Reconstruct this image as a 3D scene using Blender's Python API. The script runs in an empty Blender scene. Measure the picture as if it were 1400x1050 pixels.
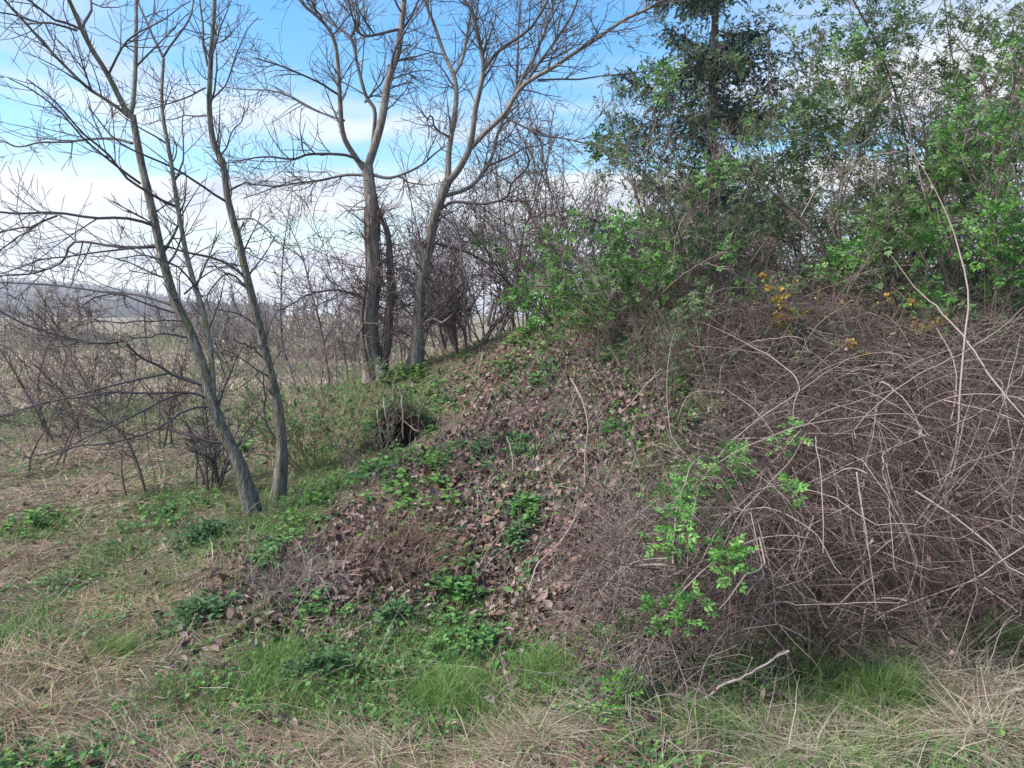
import bpy, math
import numpy as np
from mathutils import Vector

# ------------------------------------------------------------------ camera, sky, sun, exposure
scene = bpy.context.scene
COL = scene.collection
rng = np.random.default_rng(11)
F = 1050.0                      # focal length in photo pixels (1400 x 1050)
PITCH = math.radians(5.2)
CAM = np.array([0.0, 0.0, 1.6])
cam_data = bpy.data.cameras.new("camera")
cam_data.sensor_fit = 'HORIZONTAL'
cam_data.sensor_width = 36.0
cam_data.lens = 36.0 * F / 1400.0
cam_data.clip_start = 0.05
cam_data.clip_end = 6000.0
cam = bpy.data.objects.new("camera", cam_data)
COL.objects.link(cam)
cam.location = CAM
cam.rotation_euler = (math.pi / 2 - PITCH, 0, 0)
scene.camera = cam

SUN_ELEV, SUN_AZ = math.radians(46), math.radians(-102)   # azimuth measured from +Y towards +X
world = bpy.data.worlds.new("World")
scene.world = world
world.use_nodes = True
def build_world():
    nt = world.node_tree
    for n in list(nt.nodes):
        nt.nodes.remove(n)
    N = nt.nodes.new
    L = nt.links.new
    out = N("ShaderNodeOutputWorld")
    bg = N("ShaderNodeBackground")
    bg.inputs[1].default_value = 0.1
    L(bg.outputs[0], out.inputs[0])
    sky = N("ShaderNodeTexSky")
    sky.sky_type = 'NISHITA'
    sky.sun_disc = False
    sky.sun_elevation = SUN_ELEV
    sky.sun_rotation = SUN_AZ
    sky.air_density = 1.3
    sky.dust_density = 0.3
    sky.ozone_density = 2.5
    hsv = N("ShaderNodeHueSaturation")
    hsv.inputs['Saturation'].default_value = 1.5
    hsv.inputs['Value'].default_value = 0.8
    L(sky.outputs[0], hsv.inputs['Color'])
    tc = N("ShaderNodeTexCoord")
    sep = N("ShaderNodeSeparateXYZ")
    L(tc.outputs['Generated'], sep.inputs[0])
    def M(op, a, b=None, c=None):
        m = N("ShaderNodeMath")
        m.operation = op
        for i, v in enumerate((a, b, c)):
            if v is None:
                continue
            if isinstance(v, (int, float)):
                m.inputs[i].default_value = v
            else:
                L(v, m.inputs[i])
        return m.outputs[0]
    z = M('MAXIMUM', sep.outputs[2], 0.0)
    den = M('ADD', z, 0.16)
    cx = M('DIVIDE', sep.outputs[0], den)
    cy = M('DIVIDE', sep.outputs[1], den)
    comb = N("ShaderNodeCombineXYZ")
    L(cx, comb.inputs[0]); L(cy, comb.inputs[1])
    mp = N("ShaderNodeMapping")
    mp.inputs['Location'].default_value = (SKY_OFF[0], SKY_OFF[1], 0)
    mp.inputs['Rotation'].default_value = (0, 0, 0.5)
    mp.inputs['Scale'].default_value = (0.55, 0.95, 1)
    L(comb.outputs[0], mp.inputs[0])
    n1 = N("ShaderNodeTexNoise")
    n1.inputs['Scale'].default_value = 1.0
    n1.inputs['Detail'].default_value = 9
    n1.inputs['Roughness'].default_value = 0.55
    n1.inputs['Distortion'].default_value = 0.5
    L(mp.outputs[0], n1.inputs['Vector'])
    # thicker cover towards the horizon, as a cloud layer seen edge-on
    hor = M('MULTIPLY', M('POWER', M('SUBTRACT', 1.0, z), 6.0), 0.30)
    cov = M('ADD', n1.outputs[0], hor)
    mr = N("ShaderNodeMapRange")
    mr.interpolation_type = 'SMOOTHSTEP'
    mr.inputs['From Min'].default_value = SKY_T[0]
    mr.inputs['From Max'].default_value = SKY_T[1]
    L(cov, mr.inputs[0])
    n2 = N("ShaderNodeTexNoise")
    n2.inputs['Scale'].default_value = 2.1
    n2.inputs['Detail'].default_value = 6
    L(mp.outputs[0], n2.inputs['Vector'])
    cr = N("ShaderNodeValToRGB")
    cr.color_ramp.elements[0].position = 0.35
    cr.color_ramp.elements[0].color = (0.60, 0.71, 0.88, 1)
    cr.color_ramp.elements[1].position = 0.52
    cr.color_ramp.elements[1].color = (0.95, 0.97, 1.0, 1)
    L(n2.outputs[0], cr.inputs[0])
    warm = N("ShaderNodeMix"); warm.data_type = 'RGBA'
    wf = M('MULTIPLY', M('POWER', M('SUBTRACT', 1.0, z), 14.0), 0.55)
    L(wf, warm.inputs[0])
    L(cr.outputs[0], warm.inputs[6])
    warm.inputs[7].default_value = (0.93, 0.86, 0.85, 1)
    sc = N("ShaderNodeVectorMath"); sc.operation = 'SCALE'
    L(warm.outputs[2], sc.inputs[0])
    sc.inputs['Scale'].default_value = 3.6
    mix = N("ShaderNodeMix"); mix.data_type = 'RGBA'
    L(mr.outputs[0], mix.inputs[0])
    L(hsv.outputs[0], mix.inputs[6])
    L(sc.outputs[0], mix.inputs[7])
    L(mix.outputs[2], bg.inputs[0])
SKY_OFF = (12.0, 3.3)
SKY_T = (0.50, 0.66)
build_world()

sun_data = bpy.data.lights.new("sun", 'SUN')
sun_data.energy = 3.1
sun_data.angle = math.radians(26)
sun_data.color = (1.0, 0.94, 0.87)
sun = bpy.data.objects.new("sun", sun_data)
COL.objects.link(sun)
sd = Vector((math.sin(SUN_AZ) * math.cos(SUN_ELEV), math.cos(SUN_AZ) * math.cos(SUN_ELEV), math.sin(SUN_ELEV)))
sun.rotation_euler = (-sd).to_track_quat('-Z', 'Y').to_euler()

scene.view_settings.view_transform = 'Standard'
scene.view_settings.look = 'None'
scene.view_settings.gamma = 1.0
scene.view_settings.exposure = 1.6
scene.view_settings.use_curve_mapping = False
scene.cycles.max_bounces = 6
scene.cycles.transparent_max_bounces = 8

# ------------------------------------------------------------------ small maths
def norm(v):
    return v / np.maximum(np.linalg.norm(v, axis=-1, keepdims=True), 1e-9)

_fw = np.array([0, math.cos(PITCH), -math.sin(PITCH)])
_up = np.array([0, math.sin(PITCH), math.cos(PITCH)])
_rt = np.array([1.0, 0, 0])
def ray(px, py):
    d = _fw * F + _rt * (px - 700.0) + _up * (525.0 - py)
    return d / d[1]
def at(px, py, y):
    return CAM + ray(px, py) * y
def zp(px, py, y):
    p = at(px, py, y)
    return (p[0], p[1], p[2])

_tab = np.random.default_rng(3).random((256, 256))
def vnoise(x, y):
    xi = np.floor(x).astype(int); yi = np.floor(y).astype(int)
    fx = x - xi; fy = y - yi
    fx = fx * fx * (3 - 2 * fx); fy = fy * fy * (3 - 2 * fy)
    a = _tab[xi & 255, yi & 255]; b = _tab[(xi + 1) & 255, yi & 255]
    c = _tab[xi & 255, (yi + 1) & 255]; d = _tab[(xi + 1) & 255, (yi + 1) & 255]
    return (a * (1 - fx) + b * fx) * (1 - fy) + (c * (1 - fx) + d * fx) * fy
def fbm(x, y, o=4):
    s = 0; a = 0.5
    for i in range(o):
        s = s + a * vnoise(x * 2 ** i + 17.3 * i, y * 2 ** i + 9.1 * i)
        a *= 0.5
    return s / (1 - 0.5 ** o)

# ------------------------------------------------------------------ terrain height
_cp = []
for x in (-10, -6, -4):
    for y in (-3, 0, 3, 6, 9, 12, 16, 22):
        _cp.append((x, y, 0))
for y in (-3, 0, 3, 5, 7):
    _cp.append((-2.5, y, 0))
_cp += [(-2.7, 10, .35), (-2.8, 13, .35), (-2.6, 17, .2), (-2.5, 22, 0)]
for x in (-1.2, 0, 1.5, 3.5, 8):
    for y in (-3, 0, 2.6):
        _cp.append((x, y, 0))
for p in ((600, 640, 6.0), (560, 760, 4.6), (700, 550, 7.5), (700, 650, 5.8), (700, 770, 4.5), (700, 850, 3.9), (640, 497, 9.5), (725, 456, 9.0), (700, 500, 8.6), (845, 425, 8.3),
          (785, 434, 8.6), (800, 525, 6.9), (850, 650, 5.0), (850, 780, 4.0), (850, 900, 3.4), (450, 640, 7.5), (510, 515, 10),
          (572, 502, 10)):
    _cp.append(zp(*p))
_cp += [(1.2, 3.4, .02), (2.2, 3.6, .03), (4, 3.8, 0), (8, 3.8, 0), (1.3, 5, .5), (2.3, 5, .5), (4, 5, .45), (8, 5, .45),
        (1.4, 6.3, 1.0), (3, 6.3, 1.0), (5, 6.3, 1.0), (8, 6.3, 1.0), (1.3, 7.8, 1.52), (3, 7.8, 1.5), (5, 7.8, 1.5), (8, 7.8, 1.5),
        (1, 11, 1.55), (4, 11, 1.5), (8, 11, 1.5), (.3, 14, 1.1), (4, 16, 1.4), (8, 16, 1.4), (-1, 13, .8), (0, 22, .4), (4, 22, .8),
        (8, 22, .8), (-1, 17, .5)]
_cp = np.array(_cp, float)
def _tps(r2):
    return 0.5 * r2 * np.log(np.maximum(r2, 1e-9))
_n = len(_cp)
_A = np.zeros((_n + 3, _n + 3))
_d2 = ((_cp[:, None, :2] - _cp[None, :, :2]) ** 2).sum(-1)
_A[:_n, :_n] = _tps(_d2) + np.eye(_n) * 0.02
_A[:_n, _n] = 1; _A[:_n, _n + 1:] = _cp[:, :2]
_A[_n, :_n] = 1; _A[_n + 1:, :_n] = _cp[:, :2].T
_w = np.linalg.solve(_A, np.concatenate([_cp[:, 2], [0, 0, 0]]))
HOLE = at(548, 570, 8.0)
def H(x, y):
    x = np.asarray(x, float); y = np.asarray(y, float)
    sh = x.shape
    x = x.ravel(); y = y.ravel()
    xc = np.clip(x, -10, 8); yc = np.clip(y, -3, 22)
    z = np.full(len(x), _w[_n]) + _w[_n + 1] * xc + _w[_n + 2] * yc
    for i in range(_n):
        z += _w[i] * _tps((xc - _cp[i, 0]) ** 2 + (yc - _cp[i, 1]) ** 2)
    z = np.where(z < 0, z * 0.3, z)
    z *= np.clip(1 - (y - 22) / 40, 0, 1)
    near = np.exp(-(np.maximum(np.hypot(x, y - 6) - 9, 0) / 10) ** 2)
    z += (fbm(x * 0.9 + 5, y * 0.9) - 0.5) * 0.16 * near
    z += (fbm(x * 4.5, y * 4.5 + 3) - 0.5) * 0.09 * near
    far = np.clip((np.hypot(x, y) - 12) / 40, 0, 1)
    z += (fbm(x * 0.06, y * 0.06) - 0.5) * 0.5 * far
    z -= 0.55 * np.exp(-(((x - HOLE[0]) / 0.22) ** 2 + ((y - HOLE[1] - 0.12) / 0.34) ** 2) ** 2)
    return z.reshape(sh)
def hit(px, py, y0=2.0, y1=90.0):
    ys = np.geomspace(y0, y1, 500)
    r = ray(px, py)
    P = CAM + ys[:, None] * r
    below = np.where(P[:, 2] <= H(P[:, 0], P[:, 1]))[0]
    i = below[0] if len(below) else len(ys) - 1
    p = P[i].copy()
    p[2] = H(p[0:1], p[1:2])[0]
    return p
def ground_normal(x, y):
    e = 0.05
    dx = (H(x + e, y) - H(x - e, y)) / (2 * e)
    dy = (H(x, y + e) - H(x, y - e)) / (2 * e)
    return norm(np.stack([-dx, -dy, np.ones_like(dx)], -1))
def project(P):
    d = P - CAM
    w = d @ _fw
    return 700 + F * (d @ _rt) / w, 525 - F * (d @ _up) / w, w

# ------------------------------------------------------------------ object helpers
def make_mesh(name, V, Fc, smooth=False):
    V = np.ascontiguousarray(V, np.float32); Fc = np.ascontiguousarray(Fc, np.int32)
    me = bpy.data.meshes.new(name)
    me.vertices.add(len(V)); me.vertices.foreach_set('co', V.ravel())
    k = Fc.shape[1]
    me.loops.add(Fc.size); me.loops.foreach_set('vertex_index', Fc.ravel())
    me.polygons.add(len(Fc)); me.polygons.foreach_set('loop_start', np.arange(0, Fc.size, k, dtype=np.int32))
    if smooth:
        me.polygons.foreach_set('use_smooth', np.ones(len(Fc), bool))
    me.update(calc_edges=True)
    return me
def tag(o, label=None, cat=None, group=None, kind=None):
    if label: o['label'] = label
    if cat: o['category'] = cat
    if group: o['group'] = group
    if kind: o['kind'] = kind
    return o
def link(o, parent=None):
    COL.objects.link(o)
    if parent is not None:
        o.parent = parent
    return o
def thing(name, loc, label, cat, group=None):
    o = bpy.data.objects.new(name, None)
    o.empty_display_size = 0.1
    o.location = loc
    link(o)
    return tag(o, label, cat, group)
def solid(name, VF, mat, root=None, kind=None, smooth=False):
    V, Fc = VF
    V = np.asarray(V)
    if root is not None:
        r = root
        off = np.zeros(3)
        while r is not None:
            off = off + np.array(r.location); r = r.parent
        V = V - off
    me = make_mesh(name, V, Fc, smooth)
    me.materials.append(mat)
    o = bpy.data.objects.new(name, me)
    link(o, root)
    if kind: o['kind'] = kind
    return o
def merge(parts):
    Vs, Fs, n = [], [], 0
    for V, Fc in parts:
        Vs.append(V); Fs.append(Fc + n); n += len(V)
    return np.concatenate(Vs), np.concatenate(Fs)

def tubes(P, R, k=4):
    """P (N,S,3) centre lines, R (N,S) radii -> quads"""
    P = np.asarray(P, float); R = np.asarray(R, float)
    if k in (3, 4) and P.shape[1] > 3:                  # thin twigs need few joints
        S = P.shape[1]; m = {4: 3, 5: 3, 6: 3, 7: 4, 8: 4, 9: 5, 10: 5}.get(S, 6)
        idx = np.concatenate([np.round(np.linspace(0, S - 2, m - 1)).astype(int), [S - 1]])
        P = P[:, idx]; R = R[:, idx]
    N, S, _ = P.shape
    T = np.empty_like(P)
    T[:, 1:-1] = P[:, 2:] - P[:, :-2]; T[:, 0] = P[:, 1] - P[:, 0]; T[:, -1] = P[:, -1] - P[:, -2]
    T = norm(T)
    mean = norm(P[:, -1] - P[:, 0])
    ax = np.eye(3)[np.argmin(np.abs(mean), axis=1)]
    ref = norm(np.cross(mean, ax))
    U = norm(ref[:, None, :] - T * (T * ref[:, None, :]).sum(-1, keepdims=True))
    W = np.cross(T, U)
    a = np.arange(k) * 2 * np.pi / k
    V = P[:, :, None, :] + R[:, :, None, None] * (np.cos(a)[None, None, :, None] * U[:, :, None, :] + np.sin(a)[None, None, :, None] * W[:, :, None, :])
    V = V.reshape(-1, 3)
    base = (np.arange(N)[:, None, None] * S + np.arange(S - 1)[None, :, None]) * k
    j = np.arange(k)[None, None, :]; j2 = (j + 1) % k
    Q = np.stack([base + j, base + j2, base + k + j2, base + k + j], -1).reshape(-1, 4)
    return V, Q
def spline(pts, n):
    pts = np.asarray(pts, float)
    d = np.concatenate([[0], np.cumsum(np.linalg.norm(np.diff(pts, axis=0), axis=1))])
    t = np.linspace(0, d[-1], n)
    e = np.concatenate([[2 * pts[0] - pts[1]], pts, [2 * pts[-1] - pts[-2]]])
    i = np.clip(np.searchsorted(d, t, side='right') - 1, 0, len(pts) - 2)
    u = ((t - d[i]) / np.maximum(d[i + 1] - d[i], 1e-9))[:, None]
    p0, p1, p2, p3 = e[i], e[i + 1], e[i + 2], e[i + 3]
    return 0.5 * (2 * p1 + (p2 - p0) * u + (2 * p0 - 5 * p1 + 4 * p2 - p3) * u ** 2 + (3 * p1 - p0 - 3 * p2 + p3) * u ** 3)
def walk(p, d, L, S, wig, up=0.0, droop=0.0, vec=(0, 0, 1)):
    """random-walk polylines from points p along directions d; up lifts, droop bends down towards the tip"""
    N = len(p)
    P = np.empty((N, S, 3)); P[:, 0] = p
    d = norm(d)
    step = (L / (S - 1))[:, None] if np.ndim(L) else np.full((N, 1), L / (S - 1))
    drift = rng.normal(0, 1, (N, 3)) * wig * 0.6
    for s in range(1, S):
        d = norm(d + rng.normal(0, wig, (N, 3)) + drift + np.array(vec) * (up - droop * s / S))
        P[:, s] = P[:, s - 1] + d * step
    return P
def grow(P, R, n, t=(0.2, 1.0), L=(0.3, 0.8), ang=(35, 65), up=0.05, wig=0.12, S=8, rf=0.55, rmin=0.002, bud=False, taper=0.35, rlen=0.012):
    N, S0, _ = P.shape
    ln = np.linalg.norm(np.diff(P, axis=1), axis=2).sum(1)
    idx = rng.choice(N, n, p=ln / ln.sum())
    tt = rng.uniform(*t, n)
    f = tt * (S0 - 1 - 1e-6); i = f.astype(int); u = (f - i)[:, None]
    a, b = P[idx, i], P[idx, i + 1]
    pos = a * (1 - u) + b * u
    T = norm(b - a)
    r0 = R[idx, i] * (1 - u[:, 0]) + R[idx, i + 1] * u[:, 0]
    q = rng.normal(0, 1, (n, 3)); q = norm(q - T * (q * T).sum(1, keepdims=True))
    an = np.radians(rng.uniform(*ang, n))[:, None]
    d = np.cos(an) * T + np.sin(an) * q
    ll = rng.uniform(*L, n) * (1 - 0.45 * tt)
    C = walk(pos, d, ll, S, wig, up)
    rs = np.maximum(np.minimum(r0 * rf, ll * rlen + rmin), rmin)
    prof = np.linspace(1, taper, S)
    RR = np.maximum(rs[:, None] * prof, rmin * 0.7)
    if bud:
        RR[:, -2] *= 2.0
        RR[:, -1] *= 0.3
    return C, RR
def resample(P, R, S):
    t = np.linspace(0, 1, len(P)); u = np.linspace(0, 1, S)
    return np.stack([np.interp(u, t, P[:, k]) for k in range(3)], -1), np.interp(u, t, R)

def perp(d):
    q = rng.normal(0, 1, d.shape)
    return norm(q - d * (q * d).sum(-1, keepdims=True))
def leaves(p, d, n, L, W, fold=0.25, curl=0.0):
    """leaf folded along its midrib: good for small or far leaves"""
    s = np.cross(d, n)
    L = np.broadcast_to(L, len(p))[:, None]; W = np.broadcast_to(W, len(p))[:, None]
    curl = np.broadcast_to(curl, len(p))[:, None]
    Tt = p + d * L - n * L * curl
    l = p + d * L * 0.42 + s * W * 0.5 + n * W * fold; r = p + d * L * 0.42 - s * W * 0.5 + n * W * fold
    V = np.stack([p, l, Tt, r], 1).reshape(-1, 3)
    o = (np.arange(len(p)) * 4)[:, None, None]
    f = np.array([[0, 2, 1], [0, 3, 2]])[None]
    return V, (o + f).reshape(-1, 3)
def oval_leaves(p, d, n, L, W, fold=0.2, curl=0.15):
    """eight-point oval leaf with a midrib crease, 8 tris"""
    s = np.cross(d, n)
    L = np.broadcast_to(L, len(p))[:, None]; W = np.broadcast_to(W, len(p))[:, None]
    curl = np.broadcast_to(curl, len(p))[:, None]
    def at_(t, w, h):
        return p + d * L * t + s * W * w + n * (W * h - L * curl * t * t)
    V = np.stack([at_(0, 0, 0), at_(.28, .46, fold * .5), at_(.62, .42, fold * .5), at_(1, 0, 0), at_(.62, -.42, fold * .5), at_(.28, -.46, fold * .5),
                  at_(.28, 0, -fold * .4), at_(.64, 0, -fold * .4)], 1).reshape(-1, 3)
    o = (np.arange(len(p)) * 8)[:, None, None]
    f = np.array([[0, 6, 1], [1, 6, 7], [1, 7, 2], [2, 7, 3], [0, 5, 6], [5, 4, 6], [4, 7, 6], [4, 3, 7]])[None]
    return V, (o + f).reshape(-1, 3)
def compound(p, d, n, L, leaf_w=0.45, pairs=2, fn=leaves):
    """pinnate leaves: pairs of leaflets and one at the tip"""
    s = np.cross(d, n)
    L = np.broadcast_to(L, len(p))[:, None]
    out = []
    ll = (L * 0.62)[:, 0]
    for i in range(pairs):
        t = 0.35 + 0.4 * i / max(pairs - 1, 1)
        for sg in (-1, 1):
            dd = norm(d * 0.55 + sg * s * 0.9 + rng.normal(0, .12, p.shape))
            out.append(fn(p + d * L * t - n * L * 0.1 * t, dd, norm(n - dd * (n * dd).sum(1, keepdims=True)), ll * rng.uniform(.75, 1, len(p)), ll * leaf_w, ))
    out.append(fn(p + d * L * .8 - n * L * .1, d, n, ll, ll * leaf_w))
    return merge(out)
def blades(p, d, L, W, S=4, bend=0.5, wig=0.05, side=None, tip=0.12):
    """curved tapering grass blades: strips of S segments"""
    N = len(p)
    P = np.empty((N, S + 1, 3)); P[:, 0] = p
    d = norm(d)
    hor = norm(np.concatenate([d[:, :2] + rng.normal(0, .25, (N, 2)), np.zeros((N, 1))], 1))
    L = np.broadcast_to(L, N)[:, None]; bend = np.broadcast_to(bend, N)[:, None]
    for s in range(1, S + 1):
        d = norm(d + (hor * 0.7 + np.array([0, 0, -0.75])) * bend * (1.6 / S) * (s / S + .2) + rng.normal(0, wig, (N, 3)))
        P[:, s] = P[:, s - 1] + d * L / S
    sd = norm(np.cross(d, np.array([0, 0, 1.0])) + rng.normal(0, .35, (N, 3)))
    w = np.linspace(1, tip, S + 1)[None, :, None] * np.broadcast_to(W, N)[:, None, None] * 0.5
    V = np.stack([P - sd[:, None] * w, P + sd[:, None] * w], 2).reshape(-1, 3)
    b = (np.arange(N)[:, None] * (S + 1) + np.arange(S)[None]) * 2
    Q = np.stack([b, b + 1, b + 3, b + 2], -1).reshape(-1, 4)
    return V, Q

# ------------------------------------------------------------------ materials (procedural)
def ramp_node(nt, cols):
    r = nt.nodes.new("ShaderNodeValToRGB")
    e = r.color_ramp.elements
    while len(e) < len(cols):
        e.new(0.5)
    for i, c in enumerate(cols):
        e[i].position = i / max(len(cols) - 1, 1)
        e[i].color = (*c, 1)
    return r
def material(name, cols, rough=0.85, trans=0.0, noise=(6.0, 0.25), bump=None, spec=0.25, stretch=None, patch=None):
    """random colour per piece from a ramp, broken up by noise; optional translucency for leaves"""
    m = bpy.data.materials.new(name)
    m.use_nodes = True
    nt = m.node_tree
    bs = nt.nodes["Principled BSDF"]
    out = nt.nodes["Material Output"]
    L = nt.links.new
    geo = nt.nodes.new("ShaderNodeNewGeometry")
    r = ramp_node(nt, cols)
    tc = nt.nodes.new("ShaderNodeTexCoord")
    mp = nt.nodes.new("ShaderNodeMapping")
    if stretch: mp.inputs['Scale'].default_value = stretch
    L(tc.outputs['Object'], mp.inputs[0])
    nz = nt.nodes.new("ShaderNodeTexNoise")
    nz.inputs['Scale'].default_value = noise[0]; nz.inputs['Detail'].default_value = 6; nz.inputs['Roughness'].default_value = 0.65
    L(mp.outputs[0], nz.inputs['Vector'])
    ad = nt.nodes.new("ShaderNodeMath"); ad.operation = 'MULTIPLY_ADD'
    L(nz.outputs[0], ad.inputs[0]); ad.inputs[1].default_value = noise[1] * 4
    sub = nt.nodes.new("ShaderNodeMath"); sub.operation = 'SUBTRACT'
    L(geo.outputs['Random Per Island'], sub.inputs[0]); sub.inputs[1].default_value = noise[1] * 2
    L(sub.outputs[0], ad.inputs[2])
    L(ad.outputs[0], r.inputs[0])
    col = r.outputs[0]
    if patch:
        pn = nt.nodes.new("ShaderNodeTexNoise"); pn.inputs['Scale'].default_value = patch[0]; pn.inputs['Detail'].default_value = 5
        L(tc.outputs['Object'], pn.inputs['Vector'])
        mr = nt.nodes.new("ShaderNodeMapRange"); mr.inputs[1].default_value = patch[2]; mr.inputs[2].default_value = patch[2] + .12
        L(pn.outputs[0], mr.inputs[0])
        mx = nt.nodes.new("ShaderNodeMix"); mx.data_type = 'RGBA'
        L(mr.outputs[0], mx.inputs[0]); L(col, mx.inputs[6]); mx.inputs[7].default_value = (*patch[1], 1)
        col = mx.outputs[2]
    L(col, bs.inputs['Base Color'])
    bs.inputs['Roughness'].default_value = rough
    bs.inputs['Specular IOR Level'].default_value = spec
    if bump:
        bn = nt.nodes.new("ShaderNodeTexNoise"); bn.inputs['Scale'].default_value = bump[0]; bn.inputs['Detail'].default_value = 8
        L(mp.outputs[0], bn.inputs['Vector'])
        bp = nt.nodes.new("ShaderNodeBump"); bp.inputs['Strength'].default_value = bump[1]; bp.inputs['Distance'].default_value = bump[2]
        L(bn.outputs[0], bp.inputs['Height']); L(bp.outputs[0], bs.inputs['Normal'])
    if trans > 0:
        tl = nt.nodes.new("ShaderNodeBsdfTranslucent")
        L(col, tl.inputs['Color'])
        ms = nt.nodes.new("ShaderNodeMixShader"); ms.inputs[0].default_value = trans
        L(bs.outputs[0], ms.inputs[1]); L(tl.outputs[0], ms.inputs[2]); L(ms.outputs[0], out.inputs['Surface'])
    return m

MAT = {
    'bark_olive': material('olive grey bark', [(.07, .058, .046), (.20, .175, .135), (.35, .325, .26), (.50, .485, .42)], noise=(4.5, .55), bump=(11, 1.0, .05), stretch=(11, 11, 1.5), patch=(5.5, (.23, .24, .075), .60)),
    'bark_grey': material('grey brown bark', [(.055, .046, .04), (.145, .122, .10), (.25, .22, .188), (.38, .35, .315)], noise=(4.0, .5), bump=(9, .6, .03), stretch=(10, 10, 1.4), patch=(4.0, (.16, .17, .08), .63)),
    'twig_dark': material('dark twig bark', [(.055, .045, .047), (.095, .08, .08), (.15, .128, .122)], noise=(4, .2)),
    'twig_brown': material('brown twig bark', [(.075, .052, .045), (.14, .10, .085), (.22, .17, .14)], noise=(4, .2)),
    'twig_purple': material('purple brown twig bark', [(.07, .05, .055), (.13, .095, .10), (.19, .145, .145)], noise=(4, .2)),
    'cane': material('dry bramble cane', [(.10, .072, .06), (.18, .135, .118), (.28, .222, .198), (.40, .335, .30)], noise=(5, .15)),
    'cane_tangle': material('bramble tangle', [(.045, .031, .027), (.082, .058, .05), (.14, .104, .092), (.26, .205, .18)], noise=(2, .15)),  # darker than the single canes: shade inside the mound put into the colour
    'stalk': material('pale dry stalk', [(.17, .125, .10), (.27, .21, .17), (.37, .30, .25)], noise=(5, .15)),
    'straw': material('straw', [(.17, .125, .085), (.29, .22, .15), (.40, .32, .225), (.52, .45, .34)], rough=.8, trans=.15, noise=(1.5, .22)),
    'straw_tan': material('tan straw', [(.21, .145, .085), (.31, .23, .14), (.40, .315, .205)], rough=.8, trans=.15, noise=(2, .2)),
    'straw_brown': material('brown dead grass', [(.14, .09, .065), (.22, .15, .105), (.32, .235, .175)], rough=.85, trans=.1, noise=(2, .2)),
    'straw_pale': material('bleached grass', [(.20, .165, .12), (.30, .255, .19), (.41, .36, .275)], rough=.75, trans=.15, noise=(2, .2)),
    'grass': material('green grass', [(.065, .13, .033), (.10, .205, .045), (.15, .28, .06), (.22, .31, .10)], rough=.6, trans=.3, noise=(1.5, .2)),
    'grass_dull': material('dull field grass', [(.095, .125, .05), (.14, .175, .068), (.19, .205, .09)], rough=.7, trans=.2, noise=(.5, .2)),
    'weed': material('weed leaf', [(.04, .105, .035), (.065, .17, .045), (.10, .23, .06), (.15, .29, .07)], rough=.55, trans=.3, noise=(2, .15)),
    'weed_dark': material('dark weed leaf', [(.035, .08, .035), (.055, .125, .045), (.085, .17, .06), (.12, .20, .08)], rough=.55, trans=.25, noise=(2, .15)),
    'weed_bright': material('bright weed leaf', [(.07, .16, .038), (.11, .235, .05), (.17, .30, .075)], rough=.55, trans=.3, noise=(2, .15)),
    'elder': material('young elder leaf', [(.055, .145, .035), (.09, .235, .05), (.135, .32, .065), (.22, .40, .10)], rough=.5, trans=.35, noise=(3, .12)),
    'elder_dull': material('dull shrub leaf', [(.05, .085, .04), (.078, .13, .055), (.11, .18, .068), (.16, .24, .09)], rough=.55, trans=.3, noise=(1.2, .2)),
    'elder_mid': material('mid green shrub leaf', [(.055, .125, .038), (.085, .20, .05), (.125, .275, .065), (.19, .34, .09)], rough=.5, trans=.33, noise=(1.5, .2)),
    'needle': material('spruce needle', [(.024, .042, .028), (.042, .07, .043), (.068, .105, .06)], rough=.6, noise=(1.5, .2)),
    'earth': material('damp earth', [(.045, .032, .025), (.08, .058, .045), (.12, .09, .068)], noise=(12, .3), bump=(25, .8, .03)),
    'yellow': material('yellow blossom', [(.36, .25, .06), (.50, .34, .05), (.60, .43, .10)], rough=.6, trans=.3, noise=(3, .1)),
    'litter': material('dead leaf', [(.05, .028, .024), (.105, .057, .047), (.165, .098, .083), (.215, .142, .13), (.32, .24, .22)], rough=.7, trans=.08, noise=(1.2, .12), spec=.3),
    'leaf_pale': material('pale dead leaf', [(.18, .12, .085), (.26, .185, .14), (.35, .27, .22)], rough=.7, noise=(10, .2)),
    'leaf_brown': material('brown dead leaf', [(.10, .052, .036), (.19, .105, .075), (.27, .175, .14)], rough=.7, noise=(10, .2)),
    'birch': material('pale peeled wood', [(.17, .135, .11), (.33, .28, .23), (.46, .41, .35)], noise=(8, .3), bump=(20, .4, .01)),
    'far_wood': material('far bare wood', [(.06, .05, .055), (.115, .095, .10), (.19, .16, .155)], noise=(.02, .2)),
    'far_twig': material('far hedge twig', [(.16, .13, .115), (.22, .18, .16), (.28, .235, .205)], noise=(.5, .2)),
}

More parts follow.
